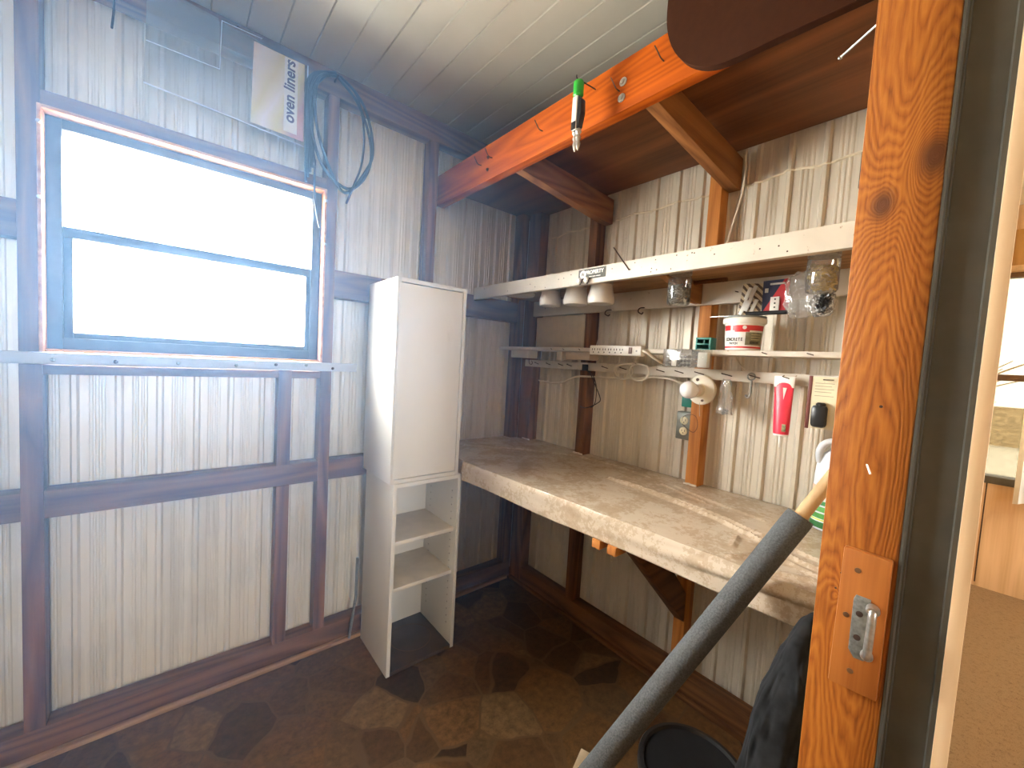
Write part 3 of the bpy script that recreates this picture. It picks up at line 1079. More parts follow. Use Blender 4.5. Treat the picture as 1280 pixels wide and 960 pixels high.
def screws_in(bm, c, rr, z0, z1, n, ln=0.045, th=0.0022):
    for k in range(n):
        a = random.uniform(0, 6.28)
        r0 = rr * math.sqrt(random.random()) * 0.75
        p = Vector((c[0] + r0 * math.cos(a), c[1] + r0 * math.sin(a), random.uniform(z0 + 0.006, z1)))
        d = Vector((random.uniform(-1, 1), random.uniform(-1, 1), random.uniform(-.5, .9))).normalized() * ln * random.uniform(.5, 1) * .5
        q0, q1 = p - d, p + d
        for q in (q0, q1):
            dv = Vector((q.x - c[0], q.y - c[1]))
            if dv.length > rr * 0.86:
                dv *= rr * 0.86 / dv.length
                q.x, q.y = c[0] + dv.x, c[1] + dv.y
            q.z = min(max(q.z, z0 + 0.004), z1)
        if (q1 - q0).length < 0.006:
            continue
        tube(bm, [q0, q1], th, 6, smooth=False)
        dd = (q1 - q0).normalized()
        lathe(bm, [(th * 2.0, 0), (th * 2.0, th)], q1 - dd * th, dd, 8)


def clear_jar(label, c, rr, zb, zt, fill, n, mat_fill, ln):
    j = thing('jar', label, 'jar', (c[0], c[1], zt), 'clear jars of hardware under the shelf')
    bm = BM()
    lathe(bm, [(rr * 0.9, 0), (rr, 0.006), (rr, (zt - zb) * 0.8), (rr * 0.93, (zt - zb) * 0.86), (rr * 0.93, zt - zb - 0.014)], (c[0], c[1], zb), (0, 0, 1), 28, True, False)
    mk('glass', bm, M_jar, j)
    bm = BM()
    lathe(bm, [(rr * 0.99, 0), (rr * 0.99, 0.013)], (c[0], c[1], zt - 0.0135), (0, 0, 1), 28)
    mk('lid', bm, M_steel, j)
    bm = BM()
    screws_in(bm, c, rr, zb + 0.001, fill, n, ln)
    o = mk('loose_hardware', bm, mat_fill, j)
    o['kind'] = 'stuff'


random.seed(11)
clear_jar('small clear jar of grey screws hanging near the shelf middle', (0.25, 1.073), 0.037, 1.521, 1.633, 1.585, 80, M_zinc, 0.05)
clear_jar('larger clear jar of brass hooks hanging at the right shelf end', (0.25, 1.468), 0.036, 1.527, 1.633, 1.598, 60, M_brass, 0.05)
# tube lying on the ledger, dark
bm = BM()
tube(bm, [(0.090, 1.02, 1.6245), (0.090, 1.16, 1.6245)], 0.007, 10, smooth=False)
single('dowel', bm, M_ply, 'short dark dowel tucked under the shelf near the screw jar', 'dowel', (0.09, 1.09, 1.62))

# hardboard square leaning behind the narrow shelf
bm = BM()
prism(bm, [(0.124, 1.378), (0.468, 1.378), (0.466, 1.549), (0.120, 1.546)], 'x', 0.002, 0.008, 0.001)
single('hardboard_square', bm, plain('pale_hardboard', (0.60, 0.50, 0.36), 0.7, var=0.06), 'pale rectangular hardboard piece upright behind the narrow shelf', 'board', (0.005, 0.30, 1.378))

# ================================================================== NARROW SHELF AND STRIP
ns = thing('narrow_shelf', 'narrow cream shelf board carrying the red-banded tub', 'shelf', (0.065, 0.8, 1.36))
bm = BM()
box(bm, 0.001, 0.130, -0.055, 1.645, 1.360, 1.377, 0.0015)
mk('board', bm, M_white_paint, ns)
for y0, y1, z0 in ((0.378, 0.414, 1.318), (0.437, 0.585, 1.322), (0.02, 0.165, 1.318)):
    bm = BM()
    box(bm, 0.030, 0.100, y0, y1, z0, 1.3595, 0.002)
    mk('cleat', bm, M_white_paint if y1 < 0.43 else painted('pale_brown_cleat', (0.62, 0.50, 0.38)), ns)
for yy in (0.36, 0.44, 0.54, 1.30, 1.42, 1.56):
    bm = BM()
    tube(bm, [(0.128, yy, 1.372), (0.140, yy + 0.020, 1.366)], 0.0016, 6, smooth=False)
    mk('bent_nail', bm, M_rust, ns)
st = thing('tool_strip', 'long cream batten with bent nails below the narrow shelf', 'batten', (0.012, 0.8, 1.27))
bm = BM()
box(bm, 0.001, 0.020, 0.055, 1.645, 1.272, 1.310, 0.0015)
mk('batten', bm, M_white_paint, st)
for yy in (0.16, 0.25, 0.34, 0.40, 0.62, 0.72, 0.90, 0.98, 1.06, 1.16, 1.25, 1.43):
    bm = BM()
    tube(bm, [(0.018, yy - 0.02, 1.298), (0.030, yy - 0.016, 1.297), (0.034, yy + 0.022, 1.289)], 0.0019, 6, smooth=False)
    mk('bent_nail', bm, M_rust, st)
bm = BM()
tube(bm, [(0.020, 0.10, 1.33), (0.032, 0.10, 1.318), (0.032, 0.104, 1.292), (0.030, 0.118, 1.284), (0.030, 0.128, 1.294), (0.030, 0.120, 1.304)], 0.002, 8)
single('wire_hook', bm, M_rust, 'rusty wire hook at the left end of the batten', 'hook', (0.02, 0.10, 1.30))
bm = BM()
tube(bm, [(0.015, 0.548, 1.378), (0.040, 0.590, 1.455)], 0.0022, 6, smooth=False)
single('stick', bm, M_cream_cable, 'thin pale stick standing on the narrow shelf by the power strip', 'stick', (0.015, 0.548, 1.378))

# power strip
ps = thing('power_strip', 'white six-outlet power strip with a dark switch on the narrow shelf edge', 'power strip', (0.15, 0.76, 1.345))
bm = BM()
box(bm, 0.1305, 0.158, 0.630, 0.886, 1.346, 1.387, 0.004)
mk('body', bm, M_white_plastic, ps)
for k in range(6):
    yy = 0.652 + k * 0.0285
    bm = BM()
    for dy, dz, w in ((-0.006, 0.004, 0.0016), (0.006, 0.004, 0.0016)):
        box(bm, 0.1575, 0.1587, yy + dy - w, yy + dy + w, 1.366 + dz - 0.004, 1.366 + dz + 0.004)
    lathe(bm, [(0.0028, 0), (0.0028, 0.0008)], (0.1579, yy, 1.3575), (1, 0, 0), 10)
    mk('socket', bm, M_ink, ps)
bm = BM()
box(bm, 0.158, 0.162, 0.832, 0.846, 1.354, 1.380, 0.001)
mk('switch', bm, plain('dark_red_switch', (0.10, 0.025, 0.015), 0.3), ps)
bm = BM()
lathe(bm, [(0.004, 0), (0.0035, 0.001)], (0.158, 0.866, 1.366), (1, 0, 0), 10)
mk('screw', bm, M_zinc, ps)
bm = BM()
tube(bm, [(0.145, 0.885, 1.368), (0.145, 0.905, 1.362), (0.120, 0.935, 1.335), (0.06, 0.95, 1.318)], 0.0055, 10)
mk('cord', bm, M_cream_cable, ps)

# cream cables
bm = BM()
tube(bm, [(-0.045, 0.110, 1.195), (-0.040, 0.16, 1.192), (-0.032, 0.235, 1.190), (-0.030, 0.32, 1.202), (0.006, 0.42, 1.236), (0.012, 0.51, 1.243), (0.0, 0.62, 1.245), (-0.02, 0.72, 1.247), (0.006, 0.83, 1.262), (0.012, 0.93, 1.262), (0.012, 1.01, 1.240)], 0.0045, 8)
single('house_cable', bm, M_cream_cable, 'cream house cable sagging below the batten across the studs', 'cable', (0.0, 0.5, 1.2))
bm = BM()
pts = []
for k in range(40):
    a = k / 39 * 2 * math.pi * 2.2
    cy = 0.735 + (0.085 if a > 6.9 else 0.0) * min(1, (a - 6.9) / 1.5 if a > 6.9 else 0)
    pts.append((0.038 + 0.0006 * k, cy - 0.045 * math.cos(a), 1.282 + 0.036 * math.sin(a)))
tube(bm, pts, 0.0045, 8, n=3)
single('cable_coil', bm, M_cream_cable, 'small loose coil of cream cable hung over the batten right of the power strip', 'cable', (0.04, 0.77, 1.28))
bm = BM()
box(bm, 0.0305, 0.048, 0.500, 0.526, 1.272, 1.302, 0.002)
bm2 = BM()
tube(bm2, [(0.040, 0.525, 1.272), (0.030, 0.540, 1.258), (0.022, 0.575, 1.195), (0.022, 0.604, 1.142), (0.020, 0.585, 1.120), (0.014, 0.540, 1.098), (0.014, 0.505, 1.088), (0.014, 0.478, 1.092)], 0.0022, 8)
tube(bm2, [(0.040, 0.522, 1.272), (0.034, 0.552, 1.262), (0.018, 0.572, 1.20), (0.016, 0.570, 1.12), (0.014, 0.545, 1.095)], 0.0020, 8)
ad_ = thing('adapter', 'small black adapter with thin black cord looped on the wooden stud', 'adapter', (0.04, 0.513, 1.287))
mk('plug', bm, M_black, ad_)
mk('cord', bm2, M_black, ad_)

# clear organiser box
ob = thing('parts_box', 'clear plastic parts box with dark pieces in front of the shelf edge', 'box', (0.115, 1.05, 1.31))
bm = BM()
box(bm, 0.131, 0.165, 0.985, 1.150, 1.311, 1.376, 0.002)
mk('case', bm, M_clear, ob)
for yy in (1.038, 1.092):
    bm = BM()
    box(bm, 0.133, 0.163, yy, yy + 0.0015, 1.313, 1.374)
    mk('divider', bm, M_clear, ob)
bm = BM()
for y0, n_ in ((0.995, 2), (1.045, 3), (1.100, 1)):
    for a in range(n_):
        for c in range(4 if n_ < 3 else 3):
            lathe(bm, [(0.0058, 0), (0.0062, 0.004), (0.003, 0.006)], (0.150, y0 + 0.006 + a * 0.014, 1.320 + c * 0.0145), (1, 0, 0), 10)
mk('small_parts', bm, plain('dark_grommets', (0.10, 0.08, 0.07), 0.5, var=0.3), ob)['kind'] = 'stuff'
for y0, y1 in ((1.016, 1.036), (1.112, 1.146)):
    bm = BM()
    box(bm, 0.136, 0.160, y0, y1, 1.314, 1.366, 0.003)
    mk('paper_insert', bm, M_white_plastic, ob)

# teal electrical box on the shelf
M_teal = plain('teal_plastic', (0.02, 0.20, 0.165), 0.4, var=0.1)
bm = BM()
for b6 in ((0.030, 0.075, 1.060, 1.066, 1.3775, 1.425), (0.030, 0.075, 1.110, 1.116, 1.3775, 1.425), (0.030, 0.034, 1.066, 1.110, 1.3775, 1.425), (0.034, 0.075, 1.066, 1.110, 1.3775, 1.384), (0.034, 0.075, 1.066, 1.110, 1.398, 1.404), (0.034, 0.075, 1.066, 1.110, 1.418, 1.425), (0.034, 0.068, 1.085, 1.091, 1.404, 1.418)):
    box(bm, *b6, 0.0008)
single('electrical_box', bm, M_teal, 'teal plastic electrical box with two slots standing on the narrow shelf', 'electrical box', (0.05, 1.088, 1.377))

# tub of concrete patch
tb = thing('tub', 'white tub with red bands and concrete patch label on the narrow shelf', 'tub', (0.075, 1.222, 1.377))
tc_ = (0.072, 1.222)
bm = BM()
lathe(bm, [(0.050, 0), (0.053, 0.002), (0.0575, 0.080), (0.060, 0.100)], (tc_[0], tc_[1], 1.3775), (0, 0, 1), 36)
lathe(bm, [(0.0625, 0.090), (0.0655, 0.094), (0.0655, 0.106), (0.062, 0.110)], (tc_[0], tc_[1], 1.3775), (0, 0, 1), 36)
mk('body', bm, M_white_plastic, tb)


def tub_r(z):
    return 0.053 + (z - 0.002) / 0.078 * 0.0045


def tub_patch(name, a0, a1, z0, z1, mat, off=0.0006, seg=14):
    bm = BM()
    fr = []
    for k in range(seg + 1):
        a = a0 + (a1 - a0) * k / seg
        row = []
        for z in (z0, z1):
            for o_ in (0.0001, off):
                rr = tub_r(z) + o_
                row.append(bm.verts.new((tc_[0] + rr * math.cos(a), tc_[1] + rr * math.sin(a), 1.3775 + z)))
        fr.append(row)
    for p, q in zip(fr, fr[1:]):
        bm.faces.new((p[1], q[1], q[3], p[3]))
        bm.faces.new((p[0], p[2], q[2], q[0]))
        bm.faces.new((p[2], p[3], q[3], q[2]))
        bm.faces.new((p[0], q[0], q[1], p[1]))
    return mk(name, bm, mat, tb)


VA = 0.36            # the side of the tub turned to the doorway
tub_patch('red_band', VA - 1.35, VA - 0.75, 0.066, 0.083, M_red)
tub_patch('red_band', VA - 0.62, VA + 1.30, 0.066, 0.083, M_red)
tub_patch('red_tab', VA - 0.50, VA + 0.30, 0.061, 0.0662, M_red)
tub_patch('red_band', VA - 1.35, VA + 1.30, 0.008, 0.0135, M_red)
tub_patch('picture_panel', VA + 0.10, VA + 1.15, 0.018, 0.060, plain('olive_label', (0.20, 0.19, 0.11), 0.5, var=0.3, nscale=90))
for k in range(3):
    tub_patch('panel_line', VA + 0.40, VA + 1.0, 0.052 - k * 0.008, 0.0535 - k * 0.008, plain('straw_ink', (0.52, 0.48, 0.28), 0.5), 0.0010)
tub_patch('picture_spot', VA + 0.35, VA + 0.95, 0.022, 0.031, plain('dark_picture', (0.05, 0.045, 0.03), 0.5, var=0.6, nscale=200), 0.0010)


def tub_text(name, body, a_c, zc, size, mat, wide=1.0, arc_gap=None):
    step = size * 0.70 * wide / 0.056
    n = len(body)
    for k, ch in enumerate(body):
        if ch == ' ':
            continue
        a = a_c + (k - (n - 1) / 2) * step
        rr = tub_r(zc) + 0.0008
        text_mesh(name, ch, size, mat, tb, (tc_[0] + rr * math.cos(a), tc_[1] + rr * math.sin(a), 1.3775 + zc), (-math.sin(a), math.cos(a), 0), (0, 0, 1), wide=wide)


tub_text('letter', 'CONCRETE', VA - 0.56, 0.036, 0.0150, M_ink, 0.72)
tub_text('letter', 'PATCH', VA - 0.56, 0.0225, 0.0105, M_ink, 0.8)
bm = BM()
a = VA + 0.02
rr = tub_r(0.076)
lathe(bm, [(0.0062, 0), (0.0062, 0.001)], (tc_[0] + rr * math.cos(a), tc_[1] + rr * math.sin(a), 1.3775 + 0.0755), (math.cos(a), math.sin(a), 0), 18)
mk('emblem', bm, M_white_plastic, tb)
bm = BM()
lathe(bm, [(0.064, 0), (0.064, 0.004), (0.058, 0.0055)], (tc_[0], tc_[1], 1.488), (0, 0, 1), 36)
mk('lid', bm, plain('grey_lid', (0.22, 0.24, 0.22), 0.45), tb)
# black marker and flat knife lying on the tub
bm = BM()
tube(bm, [(0.100, 1.235, 1.5005), (0.098, 1.352, 1.5005)], 0.0066, 12, smooth=False)
single('marker_pen', bm, M_black, 'black marker pen lying across the tub lid', 'pen', (0.098, 1.30, 1.495))
bm = BM()
prism(bm, [(0.098, 1.120), (0.104, 1.118), (0.114, 1.228), (0.098, 1.228)], 'z', 1.4940, 1.4956)
single('putty_blade', bm, M_steel, 'thin grey blade lying across the tub lid', 'tool', (0.1, 1.17, 1.494))


# blister packs leaning above the tub
def blister(label, y0, y1, z0, z1, x, lean, mat):
    b_ = thing('blister_pack', label, 'packet', (x, (y0 + y1) / 2, z0), 'hardware packets on the tub')
    bm = BM()
    box(bm, x, x + 0.0015, y0, y1, z0, z1, 0, Matrix.Rotation(lean, 3, 'X'))
    mk('card', bm, mat, b_)
    return b_


m, nt, b = new_mat('tan_striped_card')
v = coords(nt, (1, 1, 1))
w = N(nt, 'ShaderNodeTexWave', Scale=26.0, wave_type='BANDS', bands_direction='DIAGONAL', Distortion=1.5)
L(nt, v, w.inputs['Vector'])
r = ramp(nt, w.outputs['Fac'], [(0.35, (0.10, 0.06, 0.035)), (0.5, (0.62, 0.50, 0.32))])
L(nt, r.outputs['Color'], b.inputs['Base Color'])
p1 = blister('tan striped hardware packet with white strips on the tub', 1.192, 1.262, 1.5005, 1.610, 0.045, -0.10, m)
bm = BM()
for yo, zo in ((0.0, 0.0), (0.016, 0.012), (0.032, 0.0), (0.012, 0.052), (0.028, 0.058)):
    box(bm, 0.047, 0.053, 1.199 + yo, 1.211 + yo, 1.503 + zo, 1.556 + zo * 0.8, 0.001, Matrix.Rotation(-0.35, 3, 'X'))
mk('white_strips', bm, M_white_plastic, p1)
m, nt, b = new_mat('navy_red_card')
v = coords(nt, (1, 1, 1))
sx = N(nt, 'ShaderNodeSeparateXYZ')
L(nt, v, sx.inputs[0])
ad = N(nt, 'ShaderNodeMath', operation='MULTIPLY_ADD')
ad.inputs[1].default_value = 0.55
L(nt, sx.outputs['Z'], ad.inputs[0])
neg = N(nt, 'ShaderNodeMath', operation='MULTIPLY')
neg.inputs[1].default_value = -1.0
L(nt, sx.outputs['Y'], neg.inputs[0])
L(nt, neg.outputs[0], ad.inputs[2])
r = ramp(nt, ad.outputs[0], [(0.033, (0.60, 0.02, 0.03)), (0.035, (0.015, 0.02, 0.07))])
r.color_ramp.interpolation = 'CONSTANT'
L(nt, r.outputs['Color'], b.inputs['Base Color'])
p2 = blister('navy and red hardware packet on the tub beside the tan packet', 1.266, 1.342, 1.5085, 1.612, 0.060, 0.02, m)
bm = BM()
box(bm, 0.0618, 0.0632, 1.286, 1.328, 1.596, 1.602)
box(bm, 0.0618, 0.0632, 1.272, 1.282, 1.572, 1.586)
mk('white_print', bm, M_white_plastic, p2)
bm = BM()
box(bm, 0.062, 0.069, 1.292, 1.318, 1.510, 1.556, 0.001)
mk('hinge_plate', bm, M_white_plastic, p2)
bm = BM()
for zz in (1.522, 1.535, 1.548):
    lathe(bm, [(0.0028, 0), (0.0028, 0.0006)], (0.0688, 1.306, zz), (1, 0, 0), 10)
mk('screw_hole', bm, M_ink, p2)


def crumpled_bag(name, label, c, sx, sy, sz, mat, seed, group=None):
    bm = BM()
    bmesh.ops.create_icosphere(bm, subdivisions=4, radius=1.0)
    for vv in bm.verts:
        p = vv.co.copy()
        q = p + Vector((seed, seed * 2, 0))
        d = 1 + 0.30 * noise.noise(q * 2.0) + 0.16 * noise.noise(q * 5.0)
        sgn = lambda t: math.copysign(abs(t) ** 0.7, t)
        vv.co = Vector((c[0] + sgn(p.x) * sx * d, c[1] + sgn(p.y) * sy * d, c[2] + sgn(p.z) * sz * (1 + 0.12 * noise.noise(q * 3))))
    return mk(name, bm, mat, None if label is None else None)


M_bag = clear('crinkled_clear_bag', (0.95, 0.95, 0.94), 0.26, 0.16, 0.10)
bg1 = thing('plastic_bag', 'crumpled clear plastic bag hanging left of the brass hook jar', 'bag', (0.12, 1.385, 1.62))
o = crumpled_bag('bag', None, (0.10, 1.385, 1.550), 0.022, 0.040, 0.070, M_bag, 3.1)
o.parent = bg1
o.location = o.location - bg1.location
bg2 = thing('plastic_bag', 'clear bag of black screws hanging below the brass hook jar', 'bag', (0.12, 1.445, 1.545))
o = crumpled_bag('bag', None, (0.13, 1.449, 1.512), 0.016, 0.030, 0.034, M_bag, 7.7)
o.parent = bg2
o.location = o.location - bg2.location
bm = BM()
random.seed(5)
screws_in(bm, (0.13, 1.449), 0.026, 1.482, 1.540, 85, 0.035, 0.002)
mk('black_screws', bm, M_black, bg2)['kind'] = 'stuff'

# porcelain lamp holder with bulb
lh = thing('lamp_holder', 'round white porcelain lamp holder with a bare bulb on the stud', 'lamp', (0.03, 1.075, 1.231))
AX = Vector((1, -0.10, 0.0)).normalized()
lc = Vector((0.024, 1.076, 1.230))
bm = BM()
lathe(bm, [(0.056, 0), (0.057, 0.006), (0.054, 0.011), (0.030, 0.017), (0.024, 0.020), (0.023, 0.034), (0.0255, 0.036), (0.0255, 0.043), (0.018, 0.044)], lc, AX, 36)
mk('porcelain_base', bm, plain('ivory_porcelain', (0.80, 0.74, 0.62), 0.25, var=0.03), lh)
bm = BM()
lathe(bm, [(0.014, 0.040), (0.016, 0.050), (0.027, 0.066), (0.0325, 0.084), (0.031, 0.099), (0.022, 0.112), (0.009, 0.1180), (0.001, 0.1186)], lc, AX, 28)
mk('bulb', bm, plain('frosted_bulb_glass', (0.90, 0.91, 0.94), 0.12, var=0.01), lh)['label'] = 'frosted white bulb'
d_, u_, w_ = basis(AX)
for sgn_ in (1, -1):
    bm = BM()
    cc = lc + Vector((0, 0.012 * -sgn_, 0.038 * sgn_)) + AX * 0.0125
    lathe(bm, [(0.006, 0), (0.006, 0.0035), (0.003, 0.0042)], cc, AX, 10)
    mk('mounting_screw', bm, M_rust, lh)
bm = BM()
tube(bm, [lc + Vector((0.012, 0.0, -0.045)), lc + Vector((0.012, 0.002, -0.075)), lc + Vector((0.01, 0.004, -0.10))], 0.0010, 6)
mk('pull_chain', bm, M_steel, lh)
bm = BM()
box(bm, 0.0005, 0.0232, 1.030, 1.100, 1.192, 1.268, 0.003)
o = mk('mounting_box', bm, M_teal, lh)
bm = BM()
box(bm, -0.035, -0.004, 0.985, 1.026, 1.155, 1.215, 0.003)
single('electrical_box', bm, M_teal, 'teal wiring box half hidden below the bare bulb', 'electrical box', (-0.02, 1.005, 1.185))

# grey outlet box
ou = thing('outlet', 'grey metal outlet box with cream double socket left of the orange stud', 'outlet', (-0.02, 0.998, 1.076))
bm = BM()
box(bm, -0.060, -0.020, 0.962, 1.026, 1.020, 1.133, 0.004)
mk('metal_box', bm, plain('grey_box_metal', (0.20, 0.21, 0.19), 0.45, 0.5), ou)
for zz in (1.098, 1.055):
    bm = BM()
    lathe(bm, [(0.0165, 0), (0.0165, 0.002), (0.015, 0.003)], (-0.020, 0.995, zz), (1, 0, 0), 24)
    sk = mk('socket', bm, plain('cream_socket', (0.74, 0.66, 0.44), 0.35, var=0.03), ou)
    bm = BM()
    box(bm, -0.0172, -0.0165, 0.988, 0.9902, zz - 0.002, zz + 0.006)
    box(bm, -0.0172, -0.0165, 1.000, 1.0022, zz - 0.002, zz + 0.006)
    lathe(bm, [(0.0024, 0), (0.0024, 0.0006)], (-0.0172, 0.995, zz - 0.007), (1, 0, 0), 8)
    mk('slots', bm, M_ink, sk)
bm = BM()
tube(bm, [(-0.012, 0.992, 1.085), (0.006, 1.012, 1.078), (0.014, 1.050, 1.062), (0.012, 1.064, 1.085), (0.012, 1.058, 1.120), (0.012, 1.040, 1.130), (0.006, 1.010, 1.122), (-0.010, 0.99, 1.105)], 0.0011, 6)
single('wire_loop', bm, M_rust, 'thin dark wire loop hanging over the outlet and stud', 'wire', (0.01, 1.03, 1.09))

# clear bag hanging at the stud
bg3 = thing('plastic_bag', 'limp clear plastic bag hanging below the batten right of the lamp holder', 'bag', (0.03, 1.166, 1.285))
bm = BM()
rows = []
for i in range(15):
    t = i / 14
    wdt = 0.014 + 0.024 * t ** 0.7
    row = []
    for k in range(20):
        a = 2 * math.pi * k / 20
        nn = 1 + 0.35 * noise.noise(Vector((math.cos(a) * 2, math.sin(a) * 2, t * 5)))
        row.append(bm.verts.new((0.034 + 0.010 * math.sin(a) * nn, 1.166 + wdt * math.cos(a) * nn * 0.8, 1.278 - 0.128 * t)))
    rows.append(row)
for a_, c_ in zip(rows, rows[1:]):
    for k in range(20):
        bm.faces.new((a_[k], a_[(k + 1) % 20], c_[(k + 1) % 20], c_[k]))
mk('bag', bm, M_bag, bg3)
bm = BM()
random.seed(9)
screws_in(bm, (0.034, 1.170), 0.014, 1.146, 1.17, 9, 0.02, 0.0022)
mk('loose_hardware', bm, M_zinc, bg3)['kind'] = 'stuff'

# spring snap hook
bm = BM()
pts = [(0.030, 1.244 + 0.0115 * math.cos(a), 1.292 + 0.012 * math.sin(a)) for a in [k / 12 * 2 * math.pi for k in range(13)]]
tube(bm, pts, 0.0026, 8)
tube(bm, [(0.030, 1.246, 1.279), (0.030, 1.246, 1.240), (0.030, 1.242, 1.222), (0.030, 1.234, 1.218), (0.030, 1.231, 1.228)], 0.0034, 8)
single('snap_hook', bm, M_zinc, 'grey metal snap hook hanging on the batten', 'hook', (0.03, 1.244, 1.30))

# red sealant tube
rt_ = thing('sealant_tube', 'red squeeze tube with white crimp hanging nozzle-down from the batten', 'tube', (0.045, 1.35, 1.295))
bm = BM()
seg = 24
rows = []
for z, hw_, th in ((1.284, 0.0275, 0.0022), (1.255, 0.0268, 0.006), (1.21, 0.0255, 0.012), (1.16, 0.0240, 0.017), (1.125, 0.0225, 0.0195), (1.112, 0.0215, 0.0195)):
    rows.append([bm.verts.new((0.045 + th * math.sin(2 * math.pi * k / seg), 1.3480 + (1.284 - z) * 0.02 + hw_ * math.cos(2 * math.pi * k / seg), z)) for k in range(seg)])
for a_, c_ in zip(rows, rows[1:]):
    for k in range(seg):
        bm.faces.new((a_[k], a_[(k + 1) % seg], c_[(k + 1) % seg], c_[k]))
bm.faces.new(rows[0]); bm.faces.new(rows[-1][::-1])
tbody = mk('tube_body', bm, plain('red_tube', (0.72, 0.035, 0.075), 0.35, var=0.05), rt_)
bm = BM()
box(bm, 0.0425, 0.0478, 1.3195, 1.3765, 1.264, 1.300, 0.001)
mk('crimp', bm, M_white_plastic, rt_)
bm = BM()
prism(bm, [(1.3475, 1.263), (1.3585, 1.263), (1.3525, 1.225)], 'x', 0.058, 0.0595)
for v_ in bm.verts:
    v_.co.x += (1.263 - v_.co.z) * 0.09 - 0.0065
mk('white_flash', bm, M_white_plastic, rt_)
bm = BM()
box(bm, 0.0610, 0.0640, 1.357, 1.3685, 1.122, 1.146, 0.0004)
mk('label_patch', bm, plain('olive_patch', (0.22, 0.20, 0.10), 0.5, var=0.5, nscale=150), rt_)
bm = BM()
lathe(bm, [(0.0215, 0), (0.0215, 0.005), (0.0065, 0.008), (0.0055, 0.022), (0.003, 0.045)], (0.045, 1.3515, 1.1125), (0, 0, -1), 20)
mk('nozzle', bm, M_white_plastic, rt_)
bm = BM()
tube(bm, [(0.018, 1.338, 1.302), (0.050, 1.342, 1.299), (0.052, 1.362, 1.293)], 0.0015, 6, smooth=False)
mk('hanging_nail', bm, M_rust, rt_)

# carded part
cd = thing('carded_part', 'cream card with a black part hanging at the right end of the batten', 'packet', (0.035, 1.45, 1.30))
bm = BM()
box(bm, 0.034, 0.0355, 1.420, 1.488, 1.144, 1.305)
mk('card', bm, plain('cream_card', (0.72, 0.64, 0.44), 0.55, var=0.05), cd)
bm = BM()
box(bm, 0.033, 0.0365, 1.411, 1.4205, 1.142, 1.306, 0.0005)
mk('maroon_edge', bm, plain('maroon_print', (0.15, 0.035, 0.025), 0.5), cd)
bm = BM()
box(bm, 0.036, 0.062, 1.428, 1.468, 1.150, 1.218, 0.010)
lathe(bm, [(0.012, 0), (0.013, 0.01), (0.009, 0.014)], (0.048, 1.450, 1.212), (0, 0, 1), 14)
mk('black_part', bm, M_black, cd)
bm = BM()
for k, zz in enumerate((1.285, 1.276, 1.267, 1.258, 1.246)):
    box(bm, 0.0355, 0.0359, 1.428, 1.476 - 0.006 * (k % 2), zz - 0.0010, zz + 0.0010)
mk('fine_print', bm, plain('faded_ink', (0.38, 0.32, 0.22), 0.6), cd)
bm = BM()
tube(bm, [(0.018, 1.446, 1.298), (0.048, 1.450, 1.296), (0.050, 1.476, 1.297)], 0.0016, 6, smooth=False)
mk('hanging_nail', bm, M_rust, cd)

# thin cable from loft to shelf
bm = BM()
tube(bm, [(0.010, 1.150, 2.075), (0.015, 1.158, 2.02), (0.012, 1.150, 1.93), (0.012, 1.125, 1.82), (0.020, 1.108, 1.72), (0.030, 1.10, 1.655)], 0.0035, 8)
single('thin_cable', bm, M_cream_cable, 'thin cream cable hanging from the loft joist to the white shelf', 'cable', (0.01, 1.14, 1.9))
bm = BM()
tube(bm, [(-0.03, 1.150, 1.55), (-0.03, 1.148, 1.45), (-0.03, 1.150, 1.39), (-0.03, 1.175, 1.34), (-0.03, 1.200, 1.315)], 0.0042, 8)
single('thin_cable', bm, M_cream_cable, 'short cream cable running behind the tub between shelf and batten', 'cable', (-0.03, 1.15, 1.45))

# ================================================================== WORKBENCH
bench = thing('workbench', 'vinyl-covered workbench along the right wall with a wooden brace', 'workbench', (0.27, 0.8, 0.0))


def front_x(y):
    if y < 0.332:
        return 0.583
    return 0.600 - 0.070 * (y - 0.3) / 1.275


def dist_poly(p, poly):
    best = 9
    for a_, c_ in zip(poly, poly[1:]):
        a_, c_ = Vector(a_), Vector(c_)
        d = c_ - a_
        t = max(0, min(1, (p - a_).dot(d) / d.length_squared))
        best = min(best, (p - a_ - d * t).length)
    return best


folds = [([(0.417, 0.066), (0.20, 0.26), (0.044, 0.497), (0.023, 0.70), (0.050, 0.90)], 0.0040, 0.006),
         ([(0.218, 0.826), (0.235, 0.98), (0.246, 1.107), (0.287, 1.283), (0.349, 1.432), (0.399, 1.524), (0.41, 1.62)], 0.0060, 0.006),
         ([(0.205, 0.86), (0.215, 1.0), (0.222, 1.11), (0.255, 1.29), (0.315, 1.45), (0.36, 1.60)], 0.0045, 0.005),
         ([(0.06, 1.02), (0.10, 1.10), (0.13, 1.22), (0.16, 1.36)], 0.003, 0.005),
         ([(0.09, 0.98), (0.13, 1.08), (0.16, 1.18)], 0.003, 0.005),
         ([(0.30, 1.40), (0.36, 1.36), (0.44, 1.38)], 0.003, 0.006),
         ([(0.455, 1.60), (0.42, 1.50), (0.44, 1.44), (0.51, 1.40)], 0.004, 0.008),
         ([(0.50, 1.63), (0.47, 1.56), (0.50, 1.50)], 0.004, 0.008)]
folds = [([Vector(q) for q in pl_], h, w_) for pl_, h, w_ in folds]
BT = 0.850
bm = BM()
ny = 330
y0b, y1b = -0.055, 1.640
nx, nd = 120, 22
studs_fp = [(0.048, 0.101), (0.447, 0.501), (1.025, 1.077)]
grid = []
